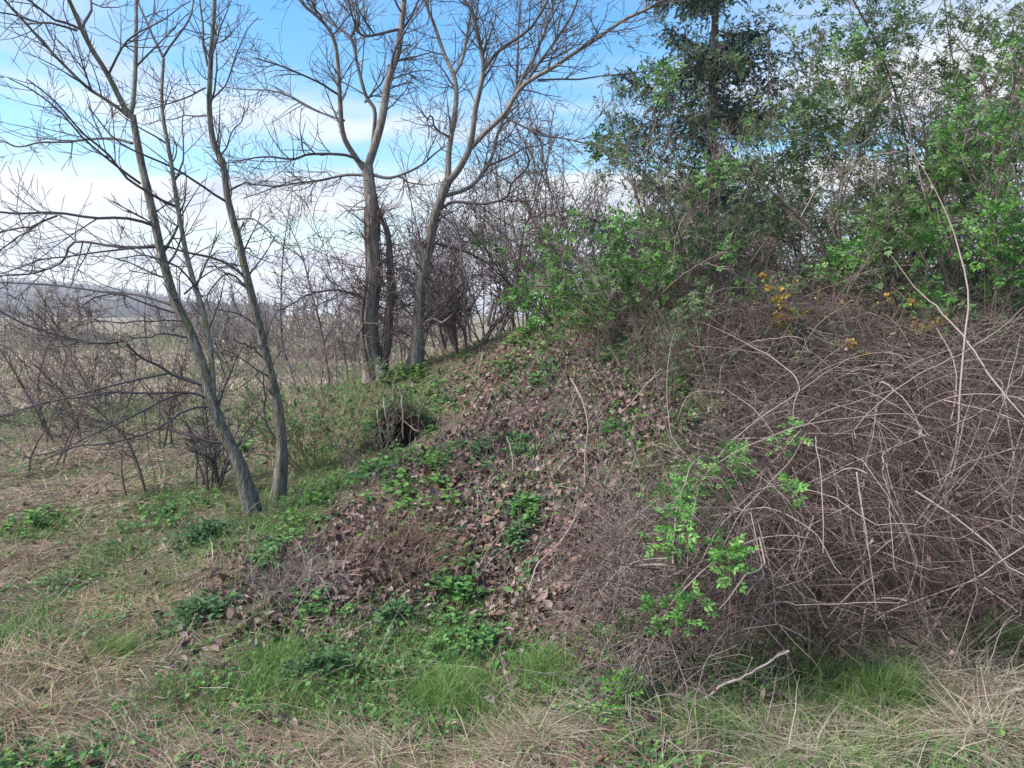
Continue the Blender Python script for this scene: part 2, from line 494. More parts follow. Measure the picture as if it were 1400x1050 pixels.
# ------------------------------------------------------------------ zones on the ground (where what grows), in metres
def zone(px, py, rx, ry):
    """centre under a photo pixel, half widths in pixels -> centre and half widths in metres on the ground"""
    c = hit(px, py)
    a = hit(px, min(py + ry, 1200)); b = hit(px, py - ry)
    return c[0], c[1], max(rx * c[1] / F, .05), max(abs(b[1] - a[1]) / 2, .07)
def field(zs, x, y):
    v = np.zeros_like(x)
    for (cx, cy, rx, ry) in zs:
        v = np.maximum(v, np.exp(-(((x - cx) / rx) ** 2 + ((y - cy) / ry) ** 2)))
    return v
Z_GREEN = [zone(*a) for a in ((560, 930, 160, 55), (370, 920, 70, 40), (430, 960, 90, 30), (650, 985, 90, 40), (740, 930, 50, 40), (160, 895, 45, 20),
                              (1210, 960, 110, 40), (1080, 1000, 80, 25), (1370, 900, 60, 40), (240, 690, 70, 30), (60, 730, 40, 20), (230, 960, 60, 25),
                              (420, 690, 45, 60), (150, 760, 60, 30), (600, 870, 110, 40), (880, 1010, 60, 25), (350, 850, 40, 25), (480, 560, 40, 40),
                              (420, 465, 60, 10), (100, 480, 60, 8), (30, 860, 40, 40), (860, 420, 60, 20), (760, 455, 60, 20), (560, 545, 50, 30), (330, 950, 80, 40))]
Z_LITTER = [zone(*a) for a in ((720, 560, 110, 70), (760, 640, 130, 80), (700, 740, 140, 80), (800, 720, 90, 100), (640, 660, 100, 60), (480, 760, 110, 70),
                               (780, 490, 90, 60), (880, 540, 90, 90), (700, 490, 80, 30), (830, 450, 90, 30), (600, 780, 130, 60), (420, 800, 80, 50))]
Z_STRAW = [zone(*a) for a in ((210, 835, 50, 22), (40, 770, 80, 25), (80, 920, 110, 30), (30, 1000, 80, 40), (250, 1000, 160, 40), (850, 1005, 100, 30),
                              (1250, 1010, 220, 40), (1330, 950, 80, 50), (720, 1010, 90, 25), (100, 670, 150, 25), (440, 520, 60, 40), (110, 620, 150, 20),
                              (560, 1030, 150, 15), (300, 790, 60, 20), (150, 700, 120, 20))]

# ------------------------------------------------------------------ ground
def build_ground():
    xs = np.unique(np.concatenate([-np.geomspace(9, 1200, 40)[::-1], np.arange(-9, 9.01, .11), np.geomspace(9, 1200, 40)]))
    ys = np.unique(np.concatenate([np.linspace(-60, 0, 12), np.arange(0, 13.01, .11), np.geomspace(13, 1200, 70)]))
    X, Y = np.meshgrid(xs, ys)
    Z = H(X, Y)
    V = np.stack([X, Y, Z], -1).reshape(-1, 3)
    nx, ny = len(xs), len(ys)
    i = (np.arange(ny - 1)[:, None] * nx + np.arange(nx - 1)[None]).reshape(-1)
    Q = np.stack([i, i + 1, i + nx + 1, i + nx], -1)
    m = bpy.data.materials.new("soil and dead grass")
    m.use_nodes = True
    nt = m.node_tree; L = nt.links.new; N = nt.nodes.new
    bs = nt.nodes["Principled BSDF"]
    bs.inputs['Roughness'].default_value = .95
    bs.inputs['Specular IOR Level'].default_value = .1
    tc = N("ShaderNodeTexCoord")
    att = N("ShaderNodeAttribute"); att.attribute_name = "cover"
    def noise(scale, detail=7):
        n = N("ShaderNodeTexNoise"); n.inputs['Scale'].default_value = scale; n.inputs['Detail'].default_value = detail
        n.inputs['Roughness'].default_value = .65
        L(tc.outputs['Object'], n.inputs['Vector']); return n.outputs[0]
    r1 = ramp_node(nt, [(.055, .04, .03), (.10, .075, .055), (.15, .115, .08), (.20, .16, .11)])
    L(noise(9), r1.inputs[0])
    r2 = ramp_node(nt, [(.05, .065, .03), (.085, .105, .04), (.14, .14, .065)])
    L(noise(14), r2.inputs[0])
    r3 = ramp_node(nt, [(.04, .027, .022), (.085, .054, .043), (.14, .092, .075)])
    L(noise(16), r3.inputs[0])
    r4 = ramp_node(nt, [(.10, .09, .055), (.155, .135, .085), (.20, .17, .115), (.14, .14, .075)])
    L(noise(1.3, 12), r4.inputs[0])
    sp = N("ShaderNodeSeparateColor"); L(att.outputs['Color'], sp.inputs[0])
    def mixc(f, a, b):
        x = N("ShaderNodeMix"); x.data_type = 'RGBA'
        L(f, x.inputs[0]); L(a, x.inputs[6]); L(b, x.inputs[7]); return x.outputs[2]
    c = mixc(sp.outputs[0], r1.outputs[0], r2.outputs[0])
    c = mixc(sp.outputs[1], c, r3.outputs[0])
    c = mixc(sp.outputs[2], c, r4.outputs[0])
    L(c, bs.inputs['Base Color'])
    bp = N("ShaderNodeBump"); bp.inputs['Strength'].default_value = .9; bp.inputs['Distance'].default_value = .04
    L(noise(30), bp.inputs['Height']); L(bp.outputs[0], bs.inputs['Normal'])
    o = solid("ground", (V, Q), m, smooth=True)
    x, y = V[:, 0], V[:, 1]
    far = np.clip((np.hypot(x, y) - 9) / 8, 0, 1) * (x < y * .0 + 20)
    g = field(Z_GREEN, x, y) * .8
    li = field(Z_LITTER, x, y) * (1 - far)
    under = np.clip((x - .60 - .36 * (y - 3.2)) / .3, 0, 1) * np.clip((y - 3.2) / .3, 0, 1) * (y < 9)
    li = np.maximum(li, under); g = g * (1 - under); far = far * (1 - under)
    a = o.data.color_attributes.new("cover", 'FLOAT_COLOR', 'POINT')
    c = np.stack([g, li, far * (1 - g * .7), np.ones_like(g)], -1).astype(np.float32)
    a.data.foreach_set('color', c.ravel())
    tag(o, kind='structure')
    return o
ground = build_ground()

# far hill with its bare wood
def build_hill():
    xs = np.linspace(-900, 60, 90); ys = np.linspace(330, 900, 40)
    X, Y = np.meshgrid(xs, ys)
    def hz(x, y):
        ang = x / y
        ridge = np.interp(ang, [-1.6, -.68, -.60, -.54, -.48, -.44, -.40, -.3], [26, 21, 19.5, 16, 12, 7, 2, 0]) / 560 * y
        t = np.clip((y - 340) / 220, 0, 1)
        return ridge * t * t * (3 - 2 * t) * (1 + .1 * (fbm(x * .01, y * .01) - .5)) - 1
    V = np.stack([X, Y, hz(X, Y)], -1).reshape(-1, 3)
    nx, ny = 90, 40
    i = (np.arange(ny - 1)[:, None] * nx + np.arange(nx - 1)[None]).reshape(-1)
    o = solid("hill", (V, np.stack([i, i + 1, i + nx + 1, i + nx], -1)), MAT['far_wood'], smooth=True)
    tag(o, kind='structure')
    n = 3800
    y = rng.uniform(345, 640, n); x = -y * rng.uniform(.30, .95, n)
    p = np.stack([x, y, hz(x, y) - .5], -1)
    P = []
    for k in range(4):
        d = np.stack([rng.normal(0, .28, n), rng.normal(0, .28, n), np.ones(n)], -1)
        P.append(blades(p, d, rng.uniform(5, 10, n), rng.uniform(1.0, 2.6, n), S=2, bend=.1, wig=.1, tip=.25))
    w = solid("far_wood", merge(P), MAT['far_wood'])
    tag(w, "bare purple grey wood covering the distant hillside", "wood", kind='stuff')
build_hill()

# ------------------------------------------------------------------ bare trees with their limbs
def ridged(P, R, k, depth, flare=0.0):
    """a trunk whose surface has bark ridges (radius varied round and along it)"""
    V, Q = tubes(P[None], R[None], k)
    S = len(P)
    V = V.reshape(S, k, 3)
    d = V - P[:, None]
    a = np.arange(k)[None, :]; s = np.arange(S)[:, None]
    n = fbm(a * .9 + 40, s * .22, 3) - .5
    n += .6 * (fbm(np.cos(a * 2 * np.pi / k) * 1.3 + 9, np.sin(a * 2 * np.pi / k) * 1.3 + s * .08, 2) - .5)
    th = a * 2 * np.pi / k
    if flare:
        n = n + flare * np.exp(-s / 3.0) * (.6 + .8 * np.cos(3 * th + 1) + .5 * np.cos(5 * th))
    V = P[:, None] + d * (1 + depth * 2 * n[..., None])
    return V.reshape(-1, 3), Q
def bare_tree(name, label, y, specs, mat, fine, n_branch, n_twig, n_fine, Lb=(.4, 1.3), trunk_depth=.17, rmin=.0022, up=.05, slim=.67):
    limbs = []
    for sp in specs:
        pts, r0, r1, par, drift = sp[:5]
        pts = np.array(pts, float)
        if par is None:
            y0 = y
        else:
            pp, pr, pd = limbs[par][:3]
            j = np.argmin(((pp - pts[0]) ** 2).sum(1)); y0 = pd[j]
        t = np.linspace(0, 1, len(pts))
        dep = y0 + drift * t ** 1.2
        P3 = np.array([at(a, b, c) for (a, b), c in zip(pts, dep)])
        if par is None:
            P3[0, 2] = min(P3[0, 2], H(P3[0:1, 0], P3[0:1, 1])[0] - .06)
        n = max(10, int(np.linalg.norm(np.diff(P3, axis=0), axis=1).sum() / .09))
        C = spline(P3, n)
        w = np.linspace(0, 1, n)[:, None]
        C += np.stack([np.interp(np.linspace(0, 1, n), np.linspace(0, 1, 7), rng.normal(0, .012, 7)) for _ in range(3)], -1) * np.minimum(w * 4, 1)
        R = np.interp(np.linspace(0, 1, n), [0, 1], [r0, r1]) / F * y0 * (slim if r0 > 3.5 else slim + .14)
        if par is None:
            R *= 1 + .30 * np.exp(-np.linspace(0, 1, n) * n / 3.5)
        px, py, _ = project(C)
        limbs.append((np.stack([px, py], -1), R, C[:, 1], C))
    root = thing(name, tuple(limbs[0][3][0]), label, "tree")
    PP, RR = [], []
    for i, (sp, lb) in enumerate(zip(specs, limbs)):
        C, R = lb[3], lb[1]
        kind = sp[5] if len(sp) > 5 else ('trunk' if sp[3] is None else 'limb')
        m = MAT[sp[6]] if len(sp) > 6 else (mat if R[0] > .012 else fine)
        vf = ridged(C, R, 30, trunk_depth, 1.6) if kind == 'trunk' else tubes(C[None], R[None], 8)
        solid(kind, vf, m, root, smooth=True)
        a, b = resample(C, R, 20)
        PP.append(a); RR.append(b)
    PP = np.array(PP); RR = np.array(RR)
    # side branches spring from limbs; twigs from those, and fine budded twigs last
    top = PP[:, -1, 2] > 1.9
    src = np.where(np.array([s[3] is not None for s in specs]) | top)[0]
    B, BR = grow(PP[src], RR[src], n_branch, (.18, .98), Lb, (30, 65), up, .09, 12, .5, rmin * 1.6)
    for i in range(len(B)):
        solid('branch', tubes(B[i:i + 1], BR[i:i + 1], 5), fine, root, smooth=True)
    allP = np.concatenate([B, np.array([resample(p, r, 12)[0] for p, r in zip(PP[src], RR[src])])])
    allR = np.concatenate([BR, np.array([resample(p, r, 12)[1] for p, r in zip(PP[src], RR[src])])])
    Tw, TR = grow(allP, allR, n_twig, (.15, 1), (Lb[0] * .6, Lb[1] * .6), (30, 65), up, .10, 9, .6, rmin * 1.15)
    Fi, FR = grow(Tw, TR, n_fine, (.1, 1), (Lb[0] * .22, Lb[1] * .33), (25, 65), up * 1.4, .12, 7, .75, rmin, bud=True)
    solid('twigs', merge([tubes(Tw, TR, 4), tubes(Fi, FR, 3)]), fine, root, kind='stuff', smooth=True)
    return root, limbs

bare_tree('bare_tree', "forked leaning bare tree with olive bark and long low branches, beside the open field", 5.75, [
    ([(352, 722), (328, 640), (301, 579), (291, 545), (278, 502), (262, 462), (240, 415), (225, 357), (210, 297), (194, 236), (183, 183), (178, 156)], 18, 9, None, .25, 'trunk', 'bark_olive'),
    ([(178, 158), (182, 140), (184, 95), (186, 38), (185, 0), (186, -90), (180, -190)], 7, 3, 0, .3),
    ([(178, 160), (164, 137), (149, 110), (130, 69), (114, 42), (103, 19), (95, 0), (70, -60), (50, -140)], 8.5, 3, 0, -.5),
    ([(176, 160), (145, 133), (110, 110), (72, 72), (34, 30), (8, 0), (-30, -60)], 5, 2, 0, -.7),
    ([(114, 42), (76, 25), (42, 0), (0, -35)], 4, 2, 2, -.3),
    ([(112, 40), (116, 20), (120, 0), (128, -60)], 3.5, 1.8, 2, .4),
    ([(106, 42), (70, 32), (38, 25), (0, 17), (-60, 10)], 2.6, 1, 2, -.5),
    ([(211, 309), (183, 301), (126, 296), (57, 293), (0, 293), (-80, 285)], 4.5, 2, 0, -.9),
    ([(181, 196), (152, 189), (107, 189), (69, 196), (30, 201), (0, 190), (-60, 170)], 4, 1.7, 0, .7),
    ([(192, 251), (164, 232), (122, 198), (91, 164), (50, 130), (10, 105)], 2.8, 1, 0, -.8),
    ([(227, 337), (164, 337), (105, 333), (84, 358), (46, 375), (0, 378), (-50, 380)], 3.4, 1.4, 0, .6),
    ([(218, 336), (164, 340), (88, 352), (20, 368), (-40, 380)], 2.4, 1, 0, -.5),
    ([(78, 295), (50, 304), (23, 312), (0, 318), (-40, 330)], 2.4, 1, 7, -.3),
    ([(60, 300), (20, 330), (0, 340), (-30, 350)], 2.2, 1, 7, .3),
    # slender second stem that leaves the trunk low down
    ([(291, 545), (290, 510), (284, 464), (272, 407), (255, 345), (240, 267), (232, 213), (225, 164), (222, 126), (223, 78)], 9.5, 5, 0, .5, 'stem', 'bark_olive'),
    ([(223, 78), (208, 48), (194, 19), (189, 0), (180, -60)], 3, 1.4, 14, .3),
    ([(223, 78), (248, 38), (263, 0), (275, -50)], 2.6, 1.3, 14, .4),
    ([(240, 282), (213, 270), (175, 244), (149, 213), (114, 183), (76, 137), (38, 110)], 3.2, 1.2, 14, -.9),
    ([(271, 398), (250, 372), (200, 350), (160, 352)], 2.4, 1, 14, -.6),
    # low dark limbs reaching out over the field
    ([(277, 527), (244, 514), (213, 499), (187, 483), (170, 466)], 4.5, 2.8, 0, -.35, 'limb', 'twig_dark'),
    ([(170, 466), (141, 470), (95, 464), (50, 451), (0, 422), (-60, 400)], 2.8, 1.2, 19, -.5, 'limb', 'twig_dark'),
    ([(283, 544), (259, 537), (213, 537), (152, 533), (114, 541), (38, 560), (0, 571), (-50, 585)], 3.6, 1.3, 0, -1.0, 'limb', 'twig_dark'),
    ([(232, 510), (200, 516), (152, 527), (76, 548), (0, 570)], 2.6, 1.1, 19, -.6, 'limb', 'twig_dark'),
    ([(259, 537), (229, 543), (191, 563), (152, 583), (99, 605), (38, 624)], 2.8, 1.1, 21, -.7, 'limb', 'twig_dark'),
    ([(287, 556), (259, 560), (229, 579), (191, 598), (145, 609), (95, 613), (50, 640)], 2.8, 1.1, 0, -.9, 'limb', 'twig_dark'),
    ([(242, 419), (191, 405), (149, 397), (76, 388), (0, 385), (-60, 380)], 3, 1.5, 0, .7, 'limb', 'twig_dark'),
    ([(246, 430), (190, 412), (150, 402), (116, 414), (128, 445), (145, 472), (152, 495)], 2.4, 1.3, 0, -.5, 'limb', 'twig_dark'),
    ([(262, 462), (235, 456), (213, 459), (170, 468)], 2.4, 1.2, 0, -.3, 'limb', 'twig_dark'),
    ([(258, 440), (215, 440), (180, 440), (100, 445)], 1.8, .9, 0, -.7, 'limb', 'twig_dark'),
    ([(252, 402), (285, 372), (320, 360)], 2.2, 1, 14, -.4, 'limb', 'twig_dark'),
], MAT['bark_olive'], MAT['twig_dark'], 52, 330, 1250, (.35, 1.15), rmin=.0019, slim=.47)

bare_tree('bare_tree', "slender bare tree with a curved olive grey trunk beside the leaning forked tree", 6.25, [
    ([(374, 708), (381, 674), (385, 624), (383, 579), (375, 533), (364, 491), (354, 453), (343, 407), (331, 355), (326, 330), (312, 274), (305, 229), (290, 194), (284, 152), (284, 114), (288, 57), (293, 0), (296, -100), (290, -200)], 15, 2.6, None, .3, 'trunk', 'bark_olive'),
    ([(284, 90), (280, 60), (276, 30), (271, 0), (262, -60)], 2.6, 1.4, 0, .3),
    ([(310, 276), (267, 250), (236, 229), (202, 213), (160, 190), (120, 150)], 3, 1.1, 0, -.8),
    ([(333, 377), (305, 358), (259, 347), (213, 335), (152, 339)], 3, 1.1, 0, -.6),
    ([(281, 120), (255, 133), (229, 143), (200, 150)], 2, .9, 0, -.5),
    ([(284, 158), (255, 160), (229, 164), (190, 168)], 1.8, .9, 0, .5),
    ([(312, 262), (345, 250), (380, 255), (410, 240)], 2, .9, 0, .5),
    ([(325, 300), (352, 300), (380, 328), (412, 338)], 1.8, .8, 0, -.5),
    ([(338, 395), (320, 380), (300, 378), (288, 396), (284, 420)], 2.4, 1.2, 0, -.3, 'limb', 'twig_dark'),
    ([(376, 600), (366, 580), (358, 555), (361, 530), (362, 512)], 2.3, 1.4, 0, -.2, 'limb', 'twig_dark'),
    ([(362, 490), (340, 475), (322, 466)], 2.2, 1.2, 0, -.3, 'limb', 'twig_dark'),
    ([(368, 505), (390, 475), (412, 452)], 1.8, .8, 0, .4, 'limb', 'twig_brown'),
    ([(285, 140), (310, 110), (330, 60), (350, 20)], 2, .9, 0, .4),
    ([(300, 215), (320, 180), (335, 150)], 1.8, .8, 0, -.4),
], MAT['bark_olive'], MAT['twig_dark'], 28, 180, 720, (.3, 1.0), rmin=.0019, slim=.49)

D_ROOT, D_LIMBS = bare_tree('bare_tree', "bare tree on the bank with vine cords up its grey trunk and three upright forks", 10.0, [
    ([(515, 520), (506, 470), (505, 426), (510, 373), (510, 324), (507, 267), (501, 225)], 20, 14, None, .1, 'trunk', 'bark_grey'),
    ([(502, 229), (510, 206), (522, 164), (531, 110), (545, 69), (552, 19), (554, -10), (560, -90), (570, -200)], 11, 4, 0, .4, 'limb', 'bark_grey'),
    ([(500, 235), (482, 206), (470, 175), (463, 114), (457, 57), (442, 30), (411, 0), (380, -50)], 7.5, 2.2, 0, -.8, 'limb', 'bark_grey'),
    ([(510, 195), (512, 152), (499, 130), (488, 88), (478, 50), (450, 30), (419, 0), (395, -60)], 5.2, 2, 1, .7, 'limb', 'twig_dark'),
    ([(479, 52), (491, 23), (482, 0), (480, -60)], 3.2, 1.6, 3, .3, 'limb', 'twig_dark'),
    ([(549, 40), (526, 44), (495, 46), (484, 26), (470, -20)], 3, 1.3, 1, -.5, 'limb', 'twig_dark'),
    ([(500, 226), (476, 213), (423, 210), (400, 216), (366, 213), (316, 221)], 4.2, 1.3, 0, -1.0, 'limb', 'twig_dark'),
    ([(504, 240), (470, 240), (419, 250), (373, 255), (332, 272)], 3, 1.0, 0, .8, 'limb', 'twig_dark'),
    ([(506, 238), (533, 244), (560, 234), (590, 213), (610, 200)], 3.4, 1.2, 0, -.9, 'limb', 'twig_dark'),
    ([(503, 410), (480, 400), (440, 398), (410, 410), (380, 425)], 2.6, 1.2, 0, -.9, 'limb', 'twig_dark'),
    ([(504, 430), (495, 445), (488, 462)], 3, 1.6, 0, -.3, 'limb', 'twig_dark'),
    ([(464, 130), (430, 110), (390, 92), (345, 78)], 2.6, 1, 2, -.6, 'limb', 'twig_dark'),
    ([(471, 165), (430, 150), (380, 128), (310, 118)], 2.2, 1, 2, .8, 'limb', 'twig_dark'),
    ([(499, 140), (520, 118), (530, 100)], 2.4, 1.2, 3, .2, 'limb', 'twig_dark'),
    ([(522, 512), (530, 450), (534, 396), (531, 330), (522, 300), (513, 275)], 9, 4, 0, .15, 'stem', 'bark_grey'),
    ([(531, 90), (560, 80), (590, 72)], 2.2, 1, 1, .4, 'limb', 'twig_dark'),
], MAT['bark_grey'], MAT['twig_dark'], 46, 380, 1800, (.5, 1.5), rmin=.0023, slim=.54)

bare_tree('bare_tree', "bare tree on the bank leaning towards the spruce and spreading into long curved limbs", 10.1, [
    ([(567, 506), (573, 445), (577, 388), (587, 335), (594, 301), (606, 267), (614, 246)], 14, 11, None, -.1, 'trunk', 'bark_grey'),
    ([(613, 250), (613, 213), (617, 183), (623, 133), (621, 99), (608, 69), (594, 30), (583, 0), (570, -70)], 8, 2.5, 0, .6, 'limb', 'bark_grey'),
    ([(621, 102), (636, 76), (642, 30), (644, 0), (648, -80)], 4, 2, 1, .3, 'limb', 'bark_grey'),
    ([(614, 248), (629, 229), (644, 198), (652, 152), (659, 99), (652, 46), (644, 15), (630, -10), (615, -80)], 8.5, 2.5, 0, -.5, 'limb', 'bark_grey'),
    ([(659, 99), (682, 70), (720, 42), (735, 22), (747, 0), (770, -60)], 4.6, 2, 3, -.5, 'limb', 'twig_dark'),
    ([(643, 203), (665, 180), (690, 156), (716, 118), (762, 91), (812, 57), (850, 29), (900, 4), (960, -40)], 6.5, 2.6, 3, -.9, 'limb', 'bark_grey'),
    ([(700, 140), (720, 95), (743, 46), (758, 0), (770, -50)], 3.4, 1.8, 5, .5, 'limb', 'bark_grey'),
    ([(720, 112), (745, 72), (766, 46), (789, 8), (800, -30)], 3, 1.6, 5, -.4, 'limb', 'twig_dark'),
    ([(705, 135), (709, 80), (711, 0), (714, -60)], 2.4, 1.6, 5, .9, 'limb', 'twig_dark'),
    ([(608, 268), (644, 255), (667, 225), (678, 183), (688, 165), (710, 140)], 5.8, 2.4, 0, .8, 'limb', 'bark_grey'),
    ([(667, 227), (697, 213), (724, 202), (750, 196)], 2.6, 1.2, 9, -.5, 'limb', 'twig_dark'),
    ([(600, 288), (621, 276), (659, 280), (690, 272), (701, 248), (724, 225), (718, 198)], 4.4, 1.8, 0, -.8, 'limb', 'twig_dark'),
    ([(735, 109), (781, 107), (857, 101), (900, 95)], 2, .9, 5, .3, 'limb', 'twig_dark'),
    ([(600, 292), (618, 306), (630, 335), (633, 370), (650, 400)], 2.8, 1.2, 0, -.5, 'limb', 'twig_dark'),
    ([(616, 188), (600, 178), (588, 158), (586, 190)], 2.4, 1, 1, -.5, 'limb', 'twig_dark'),
    ([(660, 110), (685, 60), (670, 60), (655, 58)], 2, .9, 3, .3, 'limb', 'twig_dark'),
    ([(690, 160), (730, 180), (780, 190), (860, 208)], 2.4, 1, 5, -.4, 'limb', 'twig_dark'),
    ([(588, 330), (650, 350), (690, 382), (720, 412)], 2.6, 1.2, 0, .9, 'limb', 'twig_dark'),
    ([(572, 452), (590, 436), (605, 440), (618, 432)], 2.8, 1.2, 0, -.6, 'limb', 'stalk'),
], MAT['bark_grey'], MAT['twig_dark'], 54, 440, 2100, (.5, 1.5), rmin=.0023, slim=.54)

# vine cords up the bank tree's trunk
def vines():
    C = D_LIMBS[0][3]; R = D_LIMBS[0][1]; C2 = D_LIMBS[14][3]; R2 = D_LIMBS[14][1]
    root = thing('climbing_vine', tuple(C[0] + np.array([0, -.25, 0])), "leafless brown vine cords climbing the grey trunk on the bank", "vine")
    for i in range(16):
        c, r = (C, R) if i % 2 else (C2, R2)
        n = len(c); m = int(n * rng.uniform(.6, 1))
        a0 = rng.uniform(-np.pi, 0.1); w = rng.normal(0, .02)
        a = a0 + w * np.arange(m) + np.cumsum(rng.normal(0, .07, m))
        off = np.stack([np.cos(a), np.sin(a), np.zeros(m)], -1) * (r[:m, None] * 1.06 + .012)
        P = c[:m] + off
        solid('vine_cord', tubes(P[None], np.linspace(.014, .007, m)[None] * rng.uniform(.6, 1.2), 5), MAT['twig_brown'], root, smooth=True)
    P = np.concatenate([C[None], np.array([resample(C2, R2, len(C))[0]])]); RR = np.stack([R, resample(C2, R2, len(C))[1]])
    T1, R1 = grow(P, RR, 130, (.2, .95), (.3, .9), (40, 90), -.02, .16, 9, .2, .0035)
    T2, R2_ = grow(T1, R1, 520, (.2, 1), (.12, .4), (30, 80), 0, .16, 6, .6, .003)
    solid('side_shoots', merge([tubes(T1, R1, 4), tubes(T2, R2_, 3)]), MAT['twig_brown'], root, kind='stuff', smooth=True)
vines()

# ------------------------------------------------------------------ shrubs and saplings
def shrub(name, label, cat, base, height, spread, n_stem, bark, fine, leaf=None, n_leaf=0, leaf_len=.08, n_twig=400, n_fine=900, group=None,
          stem_r=.012, droop=0.0, t_leaf=(.2, 1), wig=.09, rmin=.0025, lean=(0, 0), lift=.03, pairs=2, gather=0.0, leafpart='foliage'):
    base = np.array(base, float)
    root = thing(name, tuple(base), label, cat, group)
    a = rng.uniform(0, 2 * np.pi, n_stem); rr = np.sqrt(rng.random(n_stem)) * spread * .35
    p = base + np.stack([np.cos(a) * rr, np.sin(a) * rr, np.zeros(n_stem)], -1)
    p[:, 2] = H(p[:, 0], p[:, 1]) - .04
    d = np.stack([np.cos(a) * spread / height * .6 + lean[0], np.sin(a) * spread / height * .6 + lean[1], np.ones(n_stem)], -1) + rng.normal(0, .12, (n_stem, 3))
    L = height * rng.uniform(.65, 1.12, n_stem)
    P = walk(p, d, L, 16, wig * .6, lift * .5, droop)
    R = stem_r * rng.uniform(.55, 1.25, n_stem)[:, None] * np.linspace(1, .28, 16)[None]
    for i in range(n_stem):
        solid('stem', tubes(P[i:i + 1], R[i:i + 1], 5), bark, root, smooth=True)
    B, BR = grow(P, R, n_stem * 7, (.2, 1), (height * .14, height * .42), (25, 65), lift, wig, 10, .6, rmin * 1.4)
    T, TR = grow(np.concatenate([B, np.array([resample(x, y, 10)[0] for x, y in zip(P, R)])]),
                 np.concatenate([BR, np.array([resample(x, y, 10)[1] for x, y in zip(P, R)])]), n_twig, (.15, 1), (height * .06, height * .2), (25, 70), lift, wig * 1.2, 7, .6, rmin)
    parts = [tubes(B, BR, 4), tubes(T, TR, 3)]
    Fi = T
    if n_fine:
        Fi, FR = grow(T, TR, n_fine, (.1, 1), (height * .03, height * .09), (25, 75), lift, wig * 1.3, 5, .7, rmin * .85)
        parts.append(tubes(Fi, FR, 3))
    solid('twigs', merge(parts), fine, root, kind='stuff', smooth=True)
    if leaf is not None and n_leaf:
        src = np.concatenate([T, np.array([resample(x, x[:, 0], 7)[0] for x in (Fi if n_fine else T)])]) if n_fine else T
        if gather:                     # leaves crowd on some shoots and leave others bare
            w = np.maximum(fbm(src[:, 0, 0] * 2.2 + base[0], src[:, 0, 2] * 2.2 + src[:, 0, 1] * 1.1, 3) - gather, 0) ** 1.5 + 1e-6
        else:
            w = np.ones(len(src))
        idx = rng.choice(len(src), n_leaf, p=w / w.sum())
        S = src.shape[1]
        f = rng.uniform(t_leaf[0], 1, n_leaf) * (S - 1.001); i = f.astype(int); u = (f - i)[:, None]
        pos = src[idx, i] * (1 - u) + src[idx, i + 1] * u
        tdir = norm(src[idx, i + 1] - src[idx, i])
        dd = norm(perp(tdir) * .9 + tdir * .5 + np.array([0, 0, .1]))
        nn = np.array([0, 0, 1.0]) + rng.normal(0, .45, (n_leaf, 3)); nn = norm(nn - dd * (nn * dd).sum(1, keepdims=True))
        LL = leaf_len * rng.uniform(.6, 1.25, n_leaf)
        if pairs:
            vf = compound(pos, dd, nn, LL, pairs=pairs)
        else:
            vf = leaves(pos, dd, nn, LL, LL * .6)
        solid(leafpart, vf, leaf, root, kind='stuff')
    return root

def g3(px, py, y):
    x = at(px, py, y)[0]
    return (x, y, float(H(np.array([x]), np.array([y]))[0]))

# tall leafy shrubs above the brambles
for a in (
    ("low leafy shrub with bright leaves at the crest, under the spruce's lowest dark branches", 878, 8.1, 1.3, 1.6, 11, 'elder_mid', 700, .085, .40, (0, 0)),
    ("tall twiggy shrub with dull leaves standing in front of the spruce", 975, 8.6, 2.2, 1.6, 16, 'elder_dull', 800, .075, .42, (0, 0)),
    ("bushy mid-height shrub between the spruce and the yellow blossom", 1060, 8.0, 1.7, 1.6, 13, 'elder_dull', 900, .08, .40, (0, 0)),
    ("dense dark green shrub rising straight behind the yellow blossom", 1165, 8.9, 3.1, 1.7, 13, 'elder_dull', 2600, .085, .32, (.08, 0)),
    ("open tall shrub whose small leaves stand against the white cloud", 1160, 10.6, 5.2, 2.8, 13, 'elder_dull', 3900, .08, .24, (.05, 0)),
    ("tall shrub with pale bare stems above the middle of the bramble thicket", 1275, 7.9, 3.4, 1.8, 13, 'elder_mid', 1500, .08, .40, (0, 0)),
    ("tallest shrub, brownish green, filling the upper right corner behind the others", 1345, 9.6, 5.4, 2.6, 15, 'elder_dull', 5200, .085, .25, (0, 0)),
    ("leafy shrub with fresh green sprays at the right edge above the brambles", 1395, 7.2, 2.9, 1.8, 13, 'elder_mid', 2100, .08, .34, (0, 0)),
):
    label, px, y, h, sp, ns, lf, nl, ll, ga, lean = a
    shrub('leafy_shrub', label, 'shrub', g3(px, 430, y), h, sp, ns, MAT['twig_brown'], MAT['cane'] if nl < 3000 else MAT['twig_brown'], MAT[lf], int(nl * 1.15), ll, 520, 950,
          group="shrubs along the top of the bank", stem_r=.016, gather=ga, lean=lean, wig=.11)

# yellow blossom
shrub('blossom_shrub', "yellow flowering shrub showing between twigs behind the brambles", 'shrub', g3(1125, 430, 6.9), .80, 1.5, 22, MAT['twig_brown'], MAT['twig_brown'],
      MAT['yellow'], 2400, .036, 300, 500, stem_r=.008, pairs=0, gather=.22, leafpart='blossom')

